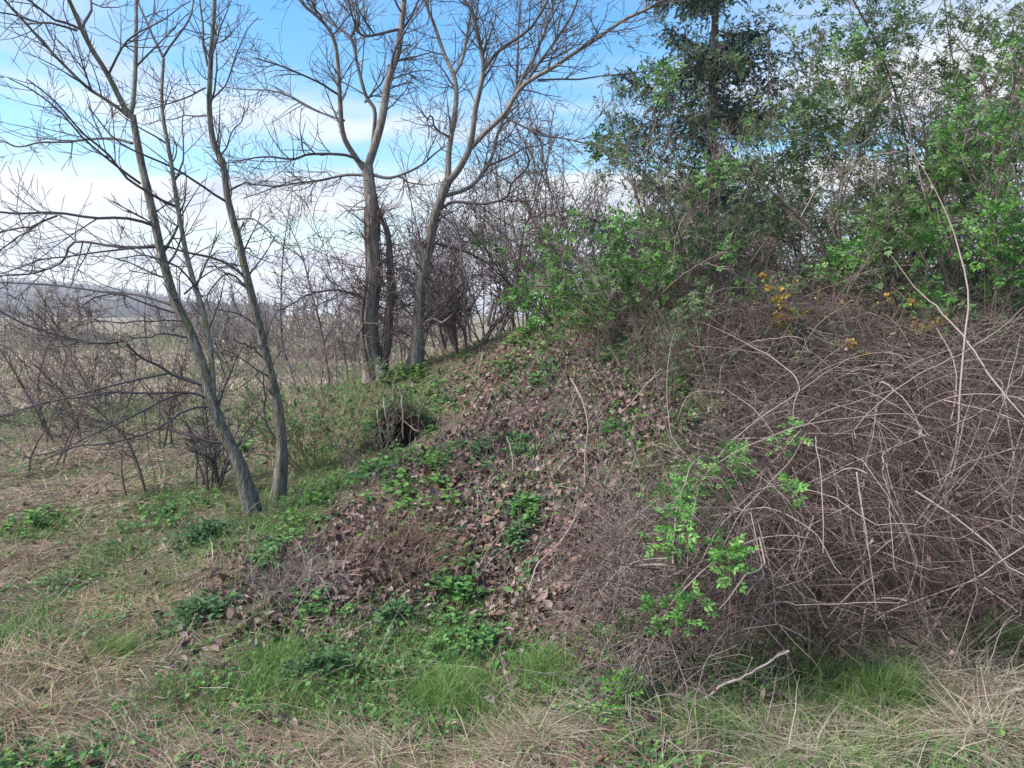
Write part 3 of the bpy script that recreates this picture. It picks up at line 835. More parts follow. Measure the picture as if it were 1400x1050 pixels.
# bare shrubs of the thicket behind the two bank trees
for label, px, y, h, sp, ns, m in (
    ("dense purple bare bush just behind the two bank trunks", 632, 11.2, 1.7, 1.9, 30, 'twig_purple'),
    ("bare brown bush between the bank trees, low behind their trunks", 555, 12.2, 2.0, 1.8, 12, 'twig_purple'),
    ("tall bare shrub of upright reddish stems right of the leaning bank tree", 715, 12.0, 2.9, 2.0, 14, 'twig_brown'),
    ("bare shrub of thin whips reaching up beside the spruce", 790, 11.6, 3.1, 1.7, 11, 'twig_brown'),
    ("wide bare thicket shrub farther back behind the bank trees", 670, 14.5, 3.2, 3.0, 15, 'twig_purple'),
    ("bare shrub farther back under the spruce's low branches", 800, 14.0, 3.0, 2.6, 13, 'twig_purple'),
    ("fine-twigged bare shrub hazy against the sky left of the bank trees", 470, 13.5, 2.7, 2.6, 12, 'twig_purple'),
):
    shrub('bare_shrub', label, 'shrub', g3(px, 450, y), h * 1.18, sp, ns, MAT[m], MAT[m], None, 0, 0, 54 * ns, 100 * ns, group="bare shrubs of the thicket", stem_r=.017, rmin=.0043, wig=.10)
shrub('sprouting_shrub', "thin shrub with a few fresh leaves against the sky between bank trees and spruce", 'shrub', g3(725, 450, 10.6), 1.9, 1.2, 7, MAT['twig_brown'], MAT['twig_brown'],
      MAT['elder_mid'], 160, .12, 160, 300, gather=.42)
shrub('sprouting_shrub', "low green bush on the crest at the top of the leaf slope", 'shrub', g3(790, 452, 8.7), .75, 1.0, 12, MAT['twig_brown'], MAT['twig_brown'],
      MAT['elder'], 420, .10, 160, 200, gather=.3)

# ------------------------------------------------------------------ spruce
def spruce():
    b = np.array(g3(968, 430, 13.0))
    top = 9.3
    root = thing('spruce_tree', tuple(b), "dark green spruce with drooping boughs behind the leafy shrubs", "tree")
    n = 24
    C = np.stack([b[0] + np.zeros(n), b[1] + np.zeros(n), np.linspace(b[2] - .1, top, n)], -1)
    C[:, :2] += np.cumsum(rng.normal(0, .006, (n, 2)), 0)
    R = np.linspace(.17, .012, n)
    solid('trunk', ridged(C, R * .8, 14, .1), MAT['twig_dark'], root, smooth=True)
    nb = 165
    h = np.sort(rng.uniform(2.1, top - .15, nb))
    a = rng.uniform(0, 2 * np.pi, nb)
    L = np.interp(h, [2.1, 3.4, 6.7, top], [2.3, 2.1, 1.05, .12]) * rng.uniform(.6, 1.2, nb)
    p = np.stack([np.interp(h, C[:, 2], C[:, 0]), np.interp(h, C[:, 2], C[:, 1]), h], -1)
    d = np.stack([np.cos(a), np.sin(a), rng.uniform(-.35, .0, nb)], -1)
    B = walk(p, d, L, 12, .05, .03)
    BR = np.interp(h, [2, top], [.022, .006])[:, None] * np.linspace(1, .2, 12)[None]
    needles = []
    for i in range(nb):
        o = solid('bough', tubes(B[i:i + 1], BR[i:i + 1], 5), MAT['twig_dark'], root, smooth=True)
        nt = int(14 + 22 * L[i])
        T, TR = grow(B[i:i + 1], BR[i:i + 1], nt, (.12, 1), (L[i] * .18, L[i] * .5), (40, 70), -.14, .06, 6, .5, .003)
        T = np.concatenate([T, resample(B[i], B[i, :, 0], 6)[0][None]])
        k = 29
        m = len(T) * k
        idx = np.repeat(np.arange(len(T)), k)
        f = rng.uniform(0.0, 4.99, m); j = f.astype(int); u = (f - j)[:, None]
        pos = T[idx, j] * (1 - u) + T[idx, j + 1] * u
        t = norm(T[idx, j + 1] - T[idx, j])
        dd = norm(perp(t) + t * .9)
        nn = norm(np.cross(dd, t) + 1e-6)
        ll = rng.uniform(.028, .055, m)
        s = nn * .0125
        e = pos + dd * ll[:, None]
        V = np.stack([pos - s, pos + s, e], 1).reshape(-1, 3)
        needles.append((V, np.arange(m * 3).reshape(-1, 3)))
    solid('needles', merge(needles), MAT['needle'], root, kind='stuff')
spruce()

# ------------------------------------------------------------------ left field: saplings, hedge
for label, px, py, hp, sp, ns, m, nt in (
    ("small bare sapling with a straight single stem in front of the field", 190, 684, 150, .5, 2, 'twig_brown', 70),
    ("clump of dark bare saplings just behind the leaning trunk", 283, 668, 150, .75, 11, 'twig_dark', 240),
    ("pale bare sapling at the field's far left edge", 22, 500, 130, 1.6, 4, 'stalk', 150),
    ("bare sapling with a whitish stem near the dark bushes", 68, 520, 145, 1.8, 4, 'stalk', 170),
    ("bare sapling between the whitish one and the leaning tree's low limbs", 100, 500, 120, 1.6, 5, 'twig_brown', 170),
    ("thin grey sapling in the dry grass at the lower left of the field", 40, 640, 190, 1.2, 4, 'twig_brown', 160),
    ("spindly bare sapling under the low dark limbs of the leaning tree", 92, 600, 190, 1.1, 4, 'twig_brown', 160),
    ("low bare bush in the middle of the dry field", 152, 560, 100, 1.2, 6, 'twig_brown', 170),
    ("bare sapling seen behind the fork of the leaning tree", 238, 610, 160, .9, 5, 'twig_brown', 150),
    ("thin bare bush beyond the slender tree, near the hedge", 320, 500, 80, 1.4, 7, 'twig_brown', 170),
    ("small bare sapling standing left of the bank trees in the field", 415, 470, 55, 1.2, 4, 'twig_brown', 90),
):
    b = hit(px, py)
    h = hp * b[1] / F
    shrub('bare_sapling', label, 'sapling', b, h, sp * h * .55, ns, MAT[m], MAT[m], None, 0, 0, nt, nt * 3, group="bare saplings in the field", stem_r=.0055 + .0012 * b[1], rmin=.0010 + .0004 * b[1], wig=.08)

def hedge(name, label, px0, px1, y, h0, h1, n, lean=.25, mat='far_twig', dens=1.0):
    x0 = at(px0, 430, y)[0]; x1 = at(px1, 430, y)[0]
    root = thing(name, ((x0 + x1) / 2, y, float(H(np.array([(x0 + x1) / 2]), np.array([float(y)]))[0])), label, "hedge")
    x = rng.uniform(x0, x1, n); yy = y + rng.normal(0, h0 * .5, n)
    p = np.stack([x, yy, H(x, yy) - .05], -1)
    hh = rng.uniform(.55, 1.1, n) * (h0 + (h1 - h0) * fbm(x * .35 + 3, x * 0 + 1, 3))
    d = np.stack([rng.normal(0, lean, n), rng.normal(0, lean, n), np.ones(n)], -1)
    P = walk(p, d, hh, 8, .07, .02)
    R = (.004 + .0006 * y) * np.linspace(1, .35, 8)[None] * rng.uniform(.6, 1.2, (n, 1))
    solid('stems', tubes(P, R, 4), MAT[mat], root, kind='stuff', smooth=True)
    T, TR = grow(P, R, int(n * 6 * dens), (.15, 1), (h0 * .12, h0 * .4), (25, 65), .03, .1, 6, .7, .00045 * y)
    T2, TR2 = grow(T, TR, int(n * 7 * dens), (.15, 1), (h0 * .06, h0 * .24), (25, 65), .03, .1, 3, .8, .00046 * y)
    solid('twigs', merge([tubes(T, TR, 3), tubes(T2, TR2, 3)]), MAT[mat], root, kind='stuff', smooth=True)
hedge('hedgerow', "long brown bare hedgerow along the far edge of the field", 200, 640, 52, 1.3, 3.2, 330)
hedge('hedgerow', "taller bare thicket in the hedge line behind the slender tree", 262, 372, 44, 1.6, 3.6, 110)
def field_scrub():
    n = 430
    y = 9.5 * (42 / 9.5) ** rng.random(n); x = rng.uniform(-.76, -.14, n) * y
    k = fbm(x * .28 + 4, y * .28, 3) > .44
    x, y = x[k], y[k]; n = len(x)
    p = np.stack([x, y, H(x, y) - .03], -1)
    P = walk(p, np.array([0, 0, 1.0]) + rng.normal(0, .28, (n, 3)), rng.uniform(.5, 1.7, n), 9, .07, .02)
    R = (.0012 + .00042 * y)[:, None] * np.linspace(1, .4, 9)[None]
    T, TR = grow(P, R, n * 7, (.15, 1), (.2, .7), (25, 60), .03, .1, 5, .7, .0035)
    T2, TR2 = grow(T, TR, n * 12, (.15, 1), (.1, .34), (25, 60), .03, .1, 3, .8, .003)
    o = solid('scrub', merge([tubes(P, R, 4), tubes(T, TR, 3), tubes(T2, TR2, 3)]), MAT['far_twig'], smooth=True)
    tag(o, "hazy grey brown brush of thin stems spread over the field", "scrub", kind='stuff')
field_scrub()
hedge('hedgerow', "dark low bushes at the foot of the distant hill", -160, 150, 38, .7, 2.2, 230)
hedge('hedgerow', "reddish bare scrub in the field before the far hedge, left of the bank", 380, 520, 27, .5, 1.3, 150, mat='twig_brown')

# ------------------------------------------------------------------ fast ground lookup for scattering
_gx = np.arange(-12, 10.01, .05); _gy = np.arange(1.2, 15.01, .05)
_GX, _GY = np.meshgrid(_gx, _gy)
_GZ = H(_GX, _GY)
def Hf(x, y):
    fx = np.clip((x + 12) / .05, 0, len(_gx) - 2.001); fy = np.clip((y - 1.2) / .05, 0, len(_gy) - 2.001)
    i = fx.astype(int); j = fy.astype(int); u = fx - i; v = fy - j
    return (_GZ[j, i] * (1 - u) + _GZ[j, i + 1] * u) * (1 - v) + (_GZ[j + 1, i] * (1 - u) + _GZ[j + 1, i + 1] * u) * v
def Nf(x, y):
    e = .08
    return norm(np.stack([-(Hf(x + e, y) - Hf(x - e, y)) / (2 * e), -(Hf(x, y + e) - Hf(x, y - e)) / (2 * e), np.ones_like(x)], -1))
def scatter(n, y0=2.0, y1=13.0, spread=.74):
    y = y0 * (y1 / y0) ** rng.random(n)
    x = rng.uniform(-spread, spread, n) * y
    return x, y
def flat_dirs(x, y, az, lift):
    """directions lying along the slope: azimuth az, raised by lift"""
    n = Nf(x, y)
    h = np.stack([np.cos(az), np.sin(az), np.zeros_like(az)], -1)
    h = norm(h - n * (h * n).sum(1, keepdims=True))
    return norm(h * np.cos(lift)[:, None] + n * np.sin(lift)[:, None])

# ------------------------------------------------------------------ bramble thicket
def left_edge(y):
    return .60 + .36 * (y - 3.2)
def front(x):
    return 3.0 + .12 * np.maximum(x - .6, 0) ** 1.4
def mound(x, y):
    """top surface of the bramble mound"""
    f = np.maximum(y - front(x), 0)
    z = np.interp(f, [0, .15, .5, 1.1, 1.9, 2.9, 4], [.18, .55, .86, 1.05, 1.17, 1.28, 1.40])
    z *= np.clip(.72 + .3 * (x - left_edge(y)) / .8, .6, 1.02)
    z += np.maximum(x - 2.0, 0) * .10
    z = z + .34 * (fbm(x * 1.3 + 2, y * 1.3 + x * .3, 3) - .5)
    return np.maximum(z, Hf(x, y) + .16 + .3 * fbm(x * 2 + 5, y * 2, 2))
def on_bramble(px, py):
    r = ray(px, py)
    ys = np.geomspace(2.6, 9, 400)
    P = CAM + ys[:, None] * r
    x, y = P[:, 0], P[:, 1]
    top = np.where((x > left_edge(y)) & (y > front(x)), np.maximum(mound(x, y), Hf(x, y)), Hf(x, y))
    i = np.where(P[:, 2] <= top)[0]
    return P[i[0]] if len(i) else P[-1]
def brambles():
    root = thing('bramble_thicket', (2.4, 4.6, .4), "tangled mound of dry purple brown bramble canes over the right bank", "bramble")
    def limit(P, leak):
        n = len(P)
        P[..., 2] = np.maximum(P[..., 2], Hf(P[..., 0], P[..., 1]) + .01)
        ymin = front(P[..., 0]) + .15 * rng.random((n, 1)) + .3 * np.clip(1 - (P[..., 2] - .02) / .3, 0, 1)
        P[..., 1] = np.where(P[..., 1] < ymin, ymin - (ymin - P[..., 1]) * leak, P[..., 1])
        cap = mound(P[..., 0], P[..., 1])
        P[..., 2] = np.where(P[..., 2] > cap, cap + (P[..., 2] - cap) * leak, P[..., 2])
        le = left_edge(P[..., 1]) - .25 * rng.random((n, 1))
        P[..., 0] = np.where(P[..., 0] < le, le - (le - P[..., 0]) * .3, P[..., 0])
        return P
    def spots(n):
        y = 3.15 + 4.4 * rng.random(n) ** 1.35; x = left_edge(y) + rng.random(n) ** 1.1 * (4.9 - left_edge(y))
        return x, y
    def arching(n, Lr, wig, droop, fwd, S, rr, leak):
        x, y = spots(n)
        p = np.stack([x, y, Hf(x, y) + rng.uniform(0, .3, n)], -1)
        d = np.stack([rng.normal(-.4, .65, n), rng.normal(-fwd, .5, n), rng.uniform(.4, 1.2, n)], -1)
        P = limit(walk(p, d, rng.uniform(*Lr, n), S, wig, .02, droop), leak)
        return P, rng.uniform(*rr, n)[:, None] * np.linspace(1, .45, S)[None]
    def crossing(n, Lr, wig, S, rr, leak, deep):
        x, y = spots(n)
        p = np.stack([x, y, np.maximum(mound(x, y) - rng.random(n) ** 1.5 * deep, Hf(x, y))], -1)
        d = rng.normal(0, 1, (n, 3)) + np.array([-.35, -.25, 0]); d[:, 2] = d[:, 2] * .9 - .25
        P = limit(walk(p, d, rng.uniform(*Lr, n), S, wig, 0, .10), leak)
        return P, rng.uniform(*rr, n)[:, None] * np.linspace(1, .5, S)[None]
    P, R = crossing(5200, (.25, .95), .06, 9, (.0012, .0036), .5, .8)
    P2, R2 = arching(1300, (.6, 1.6), .09, .14, .4, 12, (.0018, .0036), .35)
    B, BR = grow(P, R, 3000, (.1, 1), (.08, .36), (30, 80), -.02, .12, 6, .8, .0013)
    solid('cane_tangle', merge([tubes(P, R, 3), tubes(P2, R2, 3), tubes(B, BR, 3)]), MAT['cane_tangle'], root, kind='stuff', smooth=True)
    P, R = crossing(190, (.4, 1.3), .055, 14, (.0022, .0060), .7, .3)
    P2, R2 = arching(75, (.9, 2.0), .06, .13, .5, 16, (.0024, .0055), .6)
    for P, R in ((P, R), (P2, R2)):
        for i in range(len(P)):
            solid('cane', tubes(P[i:i + 1], R[i:i + 1], 5), MAT['cane'], root, smooth=True)
    n = 1500
    i = rng.integers(0, len(B), n); j = rng.integers(1, 5, n)
    dd = norm(rng.normal(0, 1, (n, 3)) + np.array([0, -.2, -.5])); nn = perp(dd)
    L = rng.uniform(.018, .045, n)
    solid('withered_leaves', leaves(B[i, j], dd, nn, L, L * .6, fold=.5, curl=rng.normal(.2, .4, n)), MAT['litter'], root, kind='stuff')
    # the long pale canes that stand out on the face of the mound
    for pts, y0, y1, r in (
        ([(1235, 190), (1283, 262), (1312, 330), (1325, 390), (1322, 450), (1315, 518), (1306, 620), (1282, 675), (1227, 750), (1164, 826), (1120, 880)], 5.4, 3.35, .0080),
        ([(1215, 345), (1255, 395), (1290, 425), (1318, 460), (1341, 494), (1361, 522), (1400, 570), (1440, 640)], 5.2, 3.7, .0065),
        ([(960, 440), (1015, 467), (1050, 490), (1080, 515), (1090, 535), (1084, 560), (1080, 600)], 5.2, 4.3, .0055),
        ([(905, 800), (925, 720), (1000, 610), (1094, 537), (1140, 505), (1176, 479)], 3.6, 5.2, .0065),
        ([(1240, 600), (1222, 612), (1214, 630), (1218, 660), (1229, 685)], 4.1, 3.8, .006),
        ([(1000, 700), (1090, 660), (1180, 620), (1240, 600), (1330, 560), (1400, 500)], 3.9, 4.3, .006),
        ([(860, 955), (905, 840), (950, 770), (985, 715), (1040, 660)], 3.1, 3.7, .006),
        ([(1005, 690), (1060, 620), (1120, 560), (1190, 535), (1260, 520)], 4.0, 4.5, .0055),
        ([(1180, 800), (1182, 740), (1176, 690), (1190, 600), (1196, 540)], 3.5, 4.4, .0055),
        ([(1230, 900), (1200, 830), (1180, 780), (1160, 700), (1130, 640)], 3.3, 4.1, .0055),
        ([(1400, 640), (1330, 690), (1270, 710), (1210, 730), (1140, 790)], 4.0, 3.4, .006),
        ([(1060, 880), (1085, 800), (1090, 740), (1080, 700), (1050, 640)], 3.3, 3.9, .005),
        ([(1400, 420), (1340, 470), (1290, 500), (1230, 540), (1170, 600)], 4.8, 4.0, .0065),
        ([(1395, 460), (1370, 560), (1320, 660), (1250, 720), (1180, 740)], 4.6, 3.6, .0055),
        ([(1360, 820), (1310, 750), (1297, 690), (1310, 600), (1330, 540)], 3.6, 4.4, .0055),
        ([(900, 960), (900, 905), (888, 860), (890, 800), (880, 740)], 3.1, 3.9, .004),
        ([(990, 530), (1040, 570), (1085, 640), (1110, 700), (1160, 740), (1220, 770)], 4.6, 3.6, .005),
    ):
        q = np.array([at(a, b, y0 + (y1 - y0) * i / (len(pts) - 1)) for i, (a, b) in enumerate(pts)])
        q = spline(q, 26)
        q[2:-1] += np.cumsum(rng.normal(0, .004, (23, 3)), 0)
        q[:, 2] = np.maximum(q[:, 2], Hf(q[:, 0], q[:, 1]) + .005)
        solid('cane', tubes(q[None], np.interp(np.linspace(0, 1, 26), [0, .35, .75, 1], [.35, 1, .9, .4])[None] * r * .72, 6), MAT['cane'], root, smooth=True)
brambles()

def dead_stems(name, label, cat, px, py, rx, ry, n, L, mat, lean=(0, -.4, .7), spread=.5, droop=.12, r=(.0012, .0028), wig=.08):
    cx, cy, wx, wy = zone(px, py, rx, ry)
    x = cx + rng.normal(0, wx * .55, n); y = cy + rng.normal(0, wy * .55, n)
    p = np.stack([x, y, Hf(x, y) - .01], -1)
    d = np.array(lean) + rng.normal(0, spread, (n, 3)); d[:, 2] = np.abs(d[:, 2]) + .15
    P = walk(p, d, rng.uniform(L[0], L[1], n), 9, wig, 0, droop)
    P[..., 2] = np.maximum(P[..., 2], Hf(P[..., 0], P[..., 1]) + .004)
    R = rng.uniform(*r, n)[:, None] * np.linspace(1, .4, 9)[None] * max(1, cy / 5)
    B, BR = grow(P, R, n, (.3, 1), (L[0] * .2, L[1] * .35), (25, 60), 0, .1, 5, .7, r[0] * .8)
    o = solid(name, merge([tubes(P, R, 3), tubes(B, BR, 3)]), MAT[mat], smooth=True)
    tag(o, label, cat, kind='stuff')
dead_stems('dead_stems', "grey mass of thin dead stems spilling down the bramble's left edge", 'dead stems', 860, 800, 60, 150, 1350, (.22, .6), 'cane', (-.1, -.6, .35), .5, .25)
dead_stems('dead_stems', "thin brown and pale dead stems standing on the leaf slope", 'dead stems', 770, 590, 190, 150, 800, (.12, .42), 'cane', (0, -.1, .8), .45, .05)
dead_stems('dead_stems', "pale pinkish dead stems among brambles at the crest", 'dead stems', 900, 480, 110, 60, 420, (.25, .65), 'twig_brown', (0, -.3, .8), .5, .08)
dead_stems('dead_stems', "brown dead weed stems matted in the middle of the bank foot", 'dead stems', 560, 750, 90, 45, 700, (.12, .32), 'straw_brown', (0, -.3, .5), .6, .2)
dead_stems('dead_stems', "pale pink grey tangle of stems below the slender tree's foot", 'dead stems', 410, 805, 60, 40, 500, (.12, .35), 'cane', (0, -.4, .5), .6, .25)

def undergrowth():
    """low knotted growth along the crest under the tall shrubs"""
    for k, (label, px0, px1, y0, y1, h, n, nl, mat, lf) in enumerate((
        ("low knotted twigs and leaves along the crest behind the brambles", 900, 1520, 6.3, 8.2, .55, 1750, 4200, 'twig_brown', 'elder_dull'),
        ("dark twiggy undergrowth filling the foot of the tall shrubs", 820, 1560, 8.2, 11.0, .95, 1800, 5200, 'twig_purple', 'elder_dull'),
        ("fresh green low growth on the crest between leaf slope and shrubs", 740, 1010, 7.4, 9.4, .26, 500, 1100, 'twig_brown', 'elder_mid'),
    )):
        y = rng.uniform(y0, y1, n); x = (rng.uniform(px0, px1, n) - 700) / F * y
        p = np.stack([x, y, Hf(x, y) - .02], -1)
        d = np.array([0, -.15, .8]) + rng.normal(0, .5, (n, 3)); d[:, 2] = np.abs(d[:, 2]) + .1
        hh = h * (.5 + fbm(x * 1.4 + k * 9, y * 1.4, 3)) * rng.uniform(.7, 1.5, n)
        P = walk(p, d, hh, 9, .11, 0, .07)
        P[..., 2] = np.maximum(P[..., 2], Hf(P[..., 0], P[..., 1]) + .01)
        R = rng.uniform(.002, .005, n)[:, None] * np.linspace(1, .45, 9)[None]
        B, BR = grow(P, R, int(n * 1.9), (.2, 1), (h * .25, h * .8), (25, 75), .02, .13, 6, .8, .0022)
        o = solid('undergrowth', merge([tubes(P, R, 3), tubes(B, BR, 3)]), MAT[mat], smooth=True)
        tag(o, label, 'undergrowth', kind='stuff')
        i = rng.integers(0, len(B), nl); j = rng.integers(1, 5, nl)
        w = fbm(B[i, j, 0] * 2.4 + 11, B[i, j, 1] * 1.2 + B[i, j, 2] * 2.4, 3)
        keep = w > .48
        i, j = i[keep], j[keep]; m = len(i)
        t = norm(B[i, j + 1 - (j == 5)] - B[i, j - 1]); dd = norm(perp(t) * .9 + t * .4)
        nn = np.array([0, -.2, 1.0]) + rng.normal(0, .45, (m, 3)); nn = norm(nn - dd * (nn * dd).sum(1, keepdims=True))
        solid('foliage', compound(B[i, j], dd, nn, rng.uniform(.05, .095, m), pairs=2), MAT[lf], o, kind='stuff')
undergrowth()

# broom-like upright stems below the bank trees
b = hit(440, 628)
shrub('upright_bush', "bush of upright green and tan stems at the bank's foot below the trees", 'bush', b, .95, 1.0, 44, MAT['straw'], MAT['straw_brown'], MAT['weed'], 2600, .035, 520, 700,
      stem_r=.006, pairs=0, wig=.05, rmin=.002)
b = hit(498, 640)
shrub('upright_bush', "smaller tuft of brown upright stems beside the hollow", 'bush', b, .5, .5, 14, MAT['twig_brown'], MAT['twig_brown'], MAT['weed'], 160, .03, 160, 200,
      stem_r=.005, pairs=0, wig=.05, rmin=.002)

# the hollow under the bank trees: roots and sticks across its mouth
def hollow():
    root = thing('bank_hollow', tuple(HOLE), "dark hollow in the bank below the trees with bare roots across its mouth", "hollow")
    # earth lip: a hood open towards the verge
    nu, nv = 15, 9
    g0 = float(H(np.array([HOLE[0] - .5]), np.array([HOLE[1] - .1]))[0]) - .12
    V = np.zeros((nv, nu, 3))
    for j in range(nv):
        t = j / (nv - 1)
        for i in range(nu):
            a = np.pi * i / (nu - 1)
            w = .20 * (1 - t ** 2.2) + .02; h = .48 * (1 - t ** 2.4) + .02
            V[j, i] = (HOLE[0] - np.cos(a) * w, HOLE[1] - .18 + t * .62, g0 + np.sin(a) ** .8 * h)
    V += rng.normal(0, .018, V.shape)
    out = V.copy()                                # outer skin of the lip, thick and uneven
    for j in range(nv):
        for i in range(nu):
            a = np.pi * i / (nu - 1)
            out[j, i] += np.array([-np.cos(a) * (.16 + .1 * (i in (0, 14))), .03, np.sin(a) * .10]) + rng.normal(0, .02, 3)
    q = []
    N = nu * nv
    for j in range(nv - 1):
        for i in range(nu - 1):
            o = j * nu + i
            q.append([o, o + nu, o + nu + 1, o + 1]); q.append([N + o, N + o + 1, N + o + nu + 1, N + o + nu])
    for i in range(nu - 1):
        q.append([i, i + 1, N + i + 1, N + i])
    solid('earth_lip', (np.concatenate([V.reshape(-1, 3), out.reshape(-1, 3)]), np.array(q)), MAT['earth'], root, smooth=True)
    sk = out.reshape(-1, 3)
    n = 2000
    p = sk[rng.integers(0, nu * 5, n)] + rng.normal(0, .05, (n, 3)) + np.array([0, -.02, .02])
    az = rng.uniform(0, 2 * np.pi, n)
    d = norm(np.stack([np.cos(az), np.sin(az) - .3, rng.uniform(-.5, .3, n)], -1)); k = np.array([0, -.4, 1.0]) + rng.normal(0, .4, (n, 3)); k = norm(k - d * (k * d).sum(1, keepdims=True))
    L = rng.uniform(.025, .06, n)
    solid('leaves', oval_leaves(p, d, k, L, L * .6), MAT['weed'], root, kind='stuff')
    n = 1900
    p = sk[rng.integers(0, nu * 6, n)] + rng.normal(0, .04, (n, 3))
    d = np.array([0, -.3, .5]) + rng.normal(0, .5, (n, 3))
    solid('dead_grass', blades(p, d, rng.uniform(.08, .26, n), .005, S=4, bend=rng.uniform(.4, 1.3, n)), MAT['straw_brown'], root, kind='stuff')
    for pts, r in (([(520, 555), (545, 570), (572, 590)], .012), ([(548, 530), (550, 560), (552, 600)], .012), ([(530, 600), (534, 560), (545, 530)], .01),
                   ([(590, 545), (570, 565), (556, 572)], .009), ([(560, 530), (563, 560), (560, 596)], .008), ([(538, 535), (540, 575), (536, 598)], .008),
                   ([(570, 585), (590, 600), (575, 615)], .010), ([(524, 540), (528, 570), (536, 610)], .011), ([(515, 560), (520, 590), (525, 640)], .012),
                   ([(572, 535), (576, 560), (570, 592)], .008)):
        q = spline(np.array([at(a, b, 7.74 + rng.normal(0, .03)) for a, b in pts]), 12)
        q += rng.normal(0, .006, q.shape)
        solid('root', tubes(q[None], np.linspace(r, r * .6, 12)[None], 6), MAT['twig_brown' if r < .0105 else 'stalk'], root, smooth=True)
hollow()

# ------------------------------------------------------------------ young elder shoots through the brambles and on the crest
def shoot(label, clusters, n, size, back=.13, mat='elder', y=None):
    tops = []
    for (px, py) in clusters:
        yy = (y if y else on_bramble(px, py)[1] - back)
        tops.append(at(px, py, yy))
    tops = np.array(tops)
    base = tops.mean(0).copy(); base[1] += .12; base[2] = Hf(base[0:1], base[1:2])[0]
    root = thing('elder_shoot', tuple(base), label, "shoot", "young elder shoots")
    P, d, nn, LL = [], [], [], []
    for t in tops:
        q = spline(np.array([base + rng.normal(0, .02, 3) * [1, 1, 0], (base * .45 + t * .55) + rng.normal(0, .03, 3), t]), 12)
        q[0, 2] -= .03
        solid('stem', tubes(q[None], np.linspace(.006, .0025, 12)[None], 5), MAT['twig_brown'], root, smooth=True)
        m = int(n * 2.6)
        c = t + rng.normal(0, 1, (m, 3)) * size * (.78 if y is None else .9) * np.array([.30, .28, .30])
        dd = norm((c - t) * 3 + rng.normal(0, .3, (m, 3)) * size + np.array([0, -.12 * size, .25 * size]))
        P.append(c); d.append(dd)
        k = np.array([0, -.35, 1.0]) + rng.normal(0, .4, (m, 3))
        nn.append(norm(k - dd * (k * dd).sum(1, keepdims=True))); LL.append(rng.uniform(.03, .052, m) * (1 if y is None else 1.7))
    P = np.concatenate(P); d = np.concatenate(d); nn = np.concatenate(nn); LL = np.concatenate(LL)
    fol = solid('foliage', compound(P, d, nn, LL, pairs=2, fn=oval_leaves, leaf_w=.48), MAT[mat], root, kind='stuff')
SHOOTS = (
    ("largest bright green elder shoot, tallest stack of leaves at the brambles' left edge", [(925, 680), (930, 710), (922, 740), (960, 655), (938, 660)], 15, .16),
    ("bright elder shoot just above the tall stack, leaning into the brambles", [(1005, 625), (1000, 645)], 15, .14),
    ("round elder shoot at the right foot of the tall leaf stack", [(990, 752), (998, 770)], 13, .12),
    ("elder shoot of two small tufts side by side, low on the bramble edge", [(945, 835), (905, 838)], 12, .11),
    ("pale elder tuft low at the meeting of dead stems and brambles", [(868, 862), (850, 858)], 9, .10),
    ("small pale tuft of leaves leftmost along the dead stems' foot", [(822, 880)], 9, .09),
    ("elder shoot nearest the verge, below the dead stems", [(855, 938), (843, 955), (866, 945)], 10, .10),
    ("small elder tuft alone inside the bramble face", [(1080, 677)], 10, .10),
    ("faint elder sprig high on the bramble face", [(1082, 590), (1070, 605)], 8, .11),
    ("elder tuft on the leaf slope's right edge below the crest", [(930, 518), (925, 530)], 10, .14),
    ("green elder patch at the crest between slope and shrubs", [(908, 440), (920, 430)], 14, .16),
    ("leafy sprig left of the tall leaf stack", [(893, 742)], 8, .09),
    ("bright sprig at the lower right edge of the leaf slope", [(940, 565), (935, 575)], 8, .12),
)
for lb, cl, n, s in SHOOTS:
    shoot(lb, cl, n, s)
for lb, cl, n, s, y in (
    ("bright elder spray high at the right edge of the picture", [(1370, 290), (1385, 330), (1360, 300)], 22, .24, 6.6),
    ("bright spray of leaves beside the tall pale cane above the brambles", [(1265, 345), (1275, 325)], 18, .22, 7.0),
    ("fresh spray lower at the right edge above the bramble top", [(1385, 365), (1345, 345)], 20, .24, 6.7),
    ("green spray over the yellow blossom", [(1165, 350), (1190, 330), (1140, 365)], 18, .25, 7.4),
    ("bright tuft in the twiggy shrub before the spruce", [(970, 240), (985, 235)], 18, .25, 7.8),
    ("wide flat green spray low under the twiggy shrub", [(900, 370), (915, 365), (880, 372)], 18, .22, 7.6),
    ("upper green tuft on the spruce's left flank", [(915, 100), (912, 120)], 18, .26, 8.2),
    ("green tuft in the middle of the shrub wall left of the yellow blossom", [(1025, 395), (1030, 415)], 16, .22, 7.4),
    ("green tuft under the yellow blossom's right end", [(1265, 410), (1280, 415)], 14, .2, 6.9),
    ("pale green sprays at the shrub wall's left end", [(850, 300), (870, 315), (905, 320)], 18, .26, 7.9),
    ("fresh tuft high in the upper right shrubs", [(1310, 125), (1320, 140)], 16, .26, 7.6),
):
    shoot(lb, cl, n, s, y=y, mat='elder' if cl[0][1] > 280 else 'elder_mid')

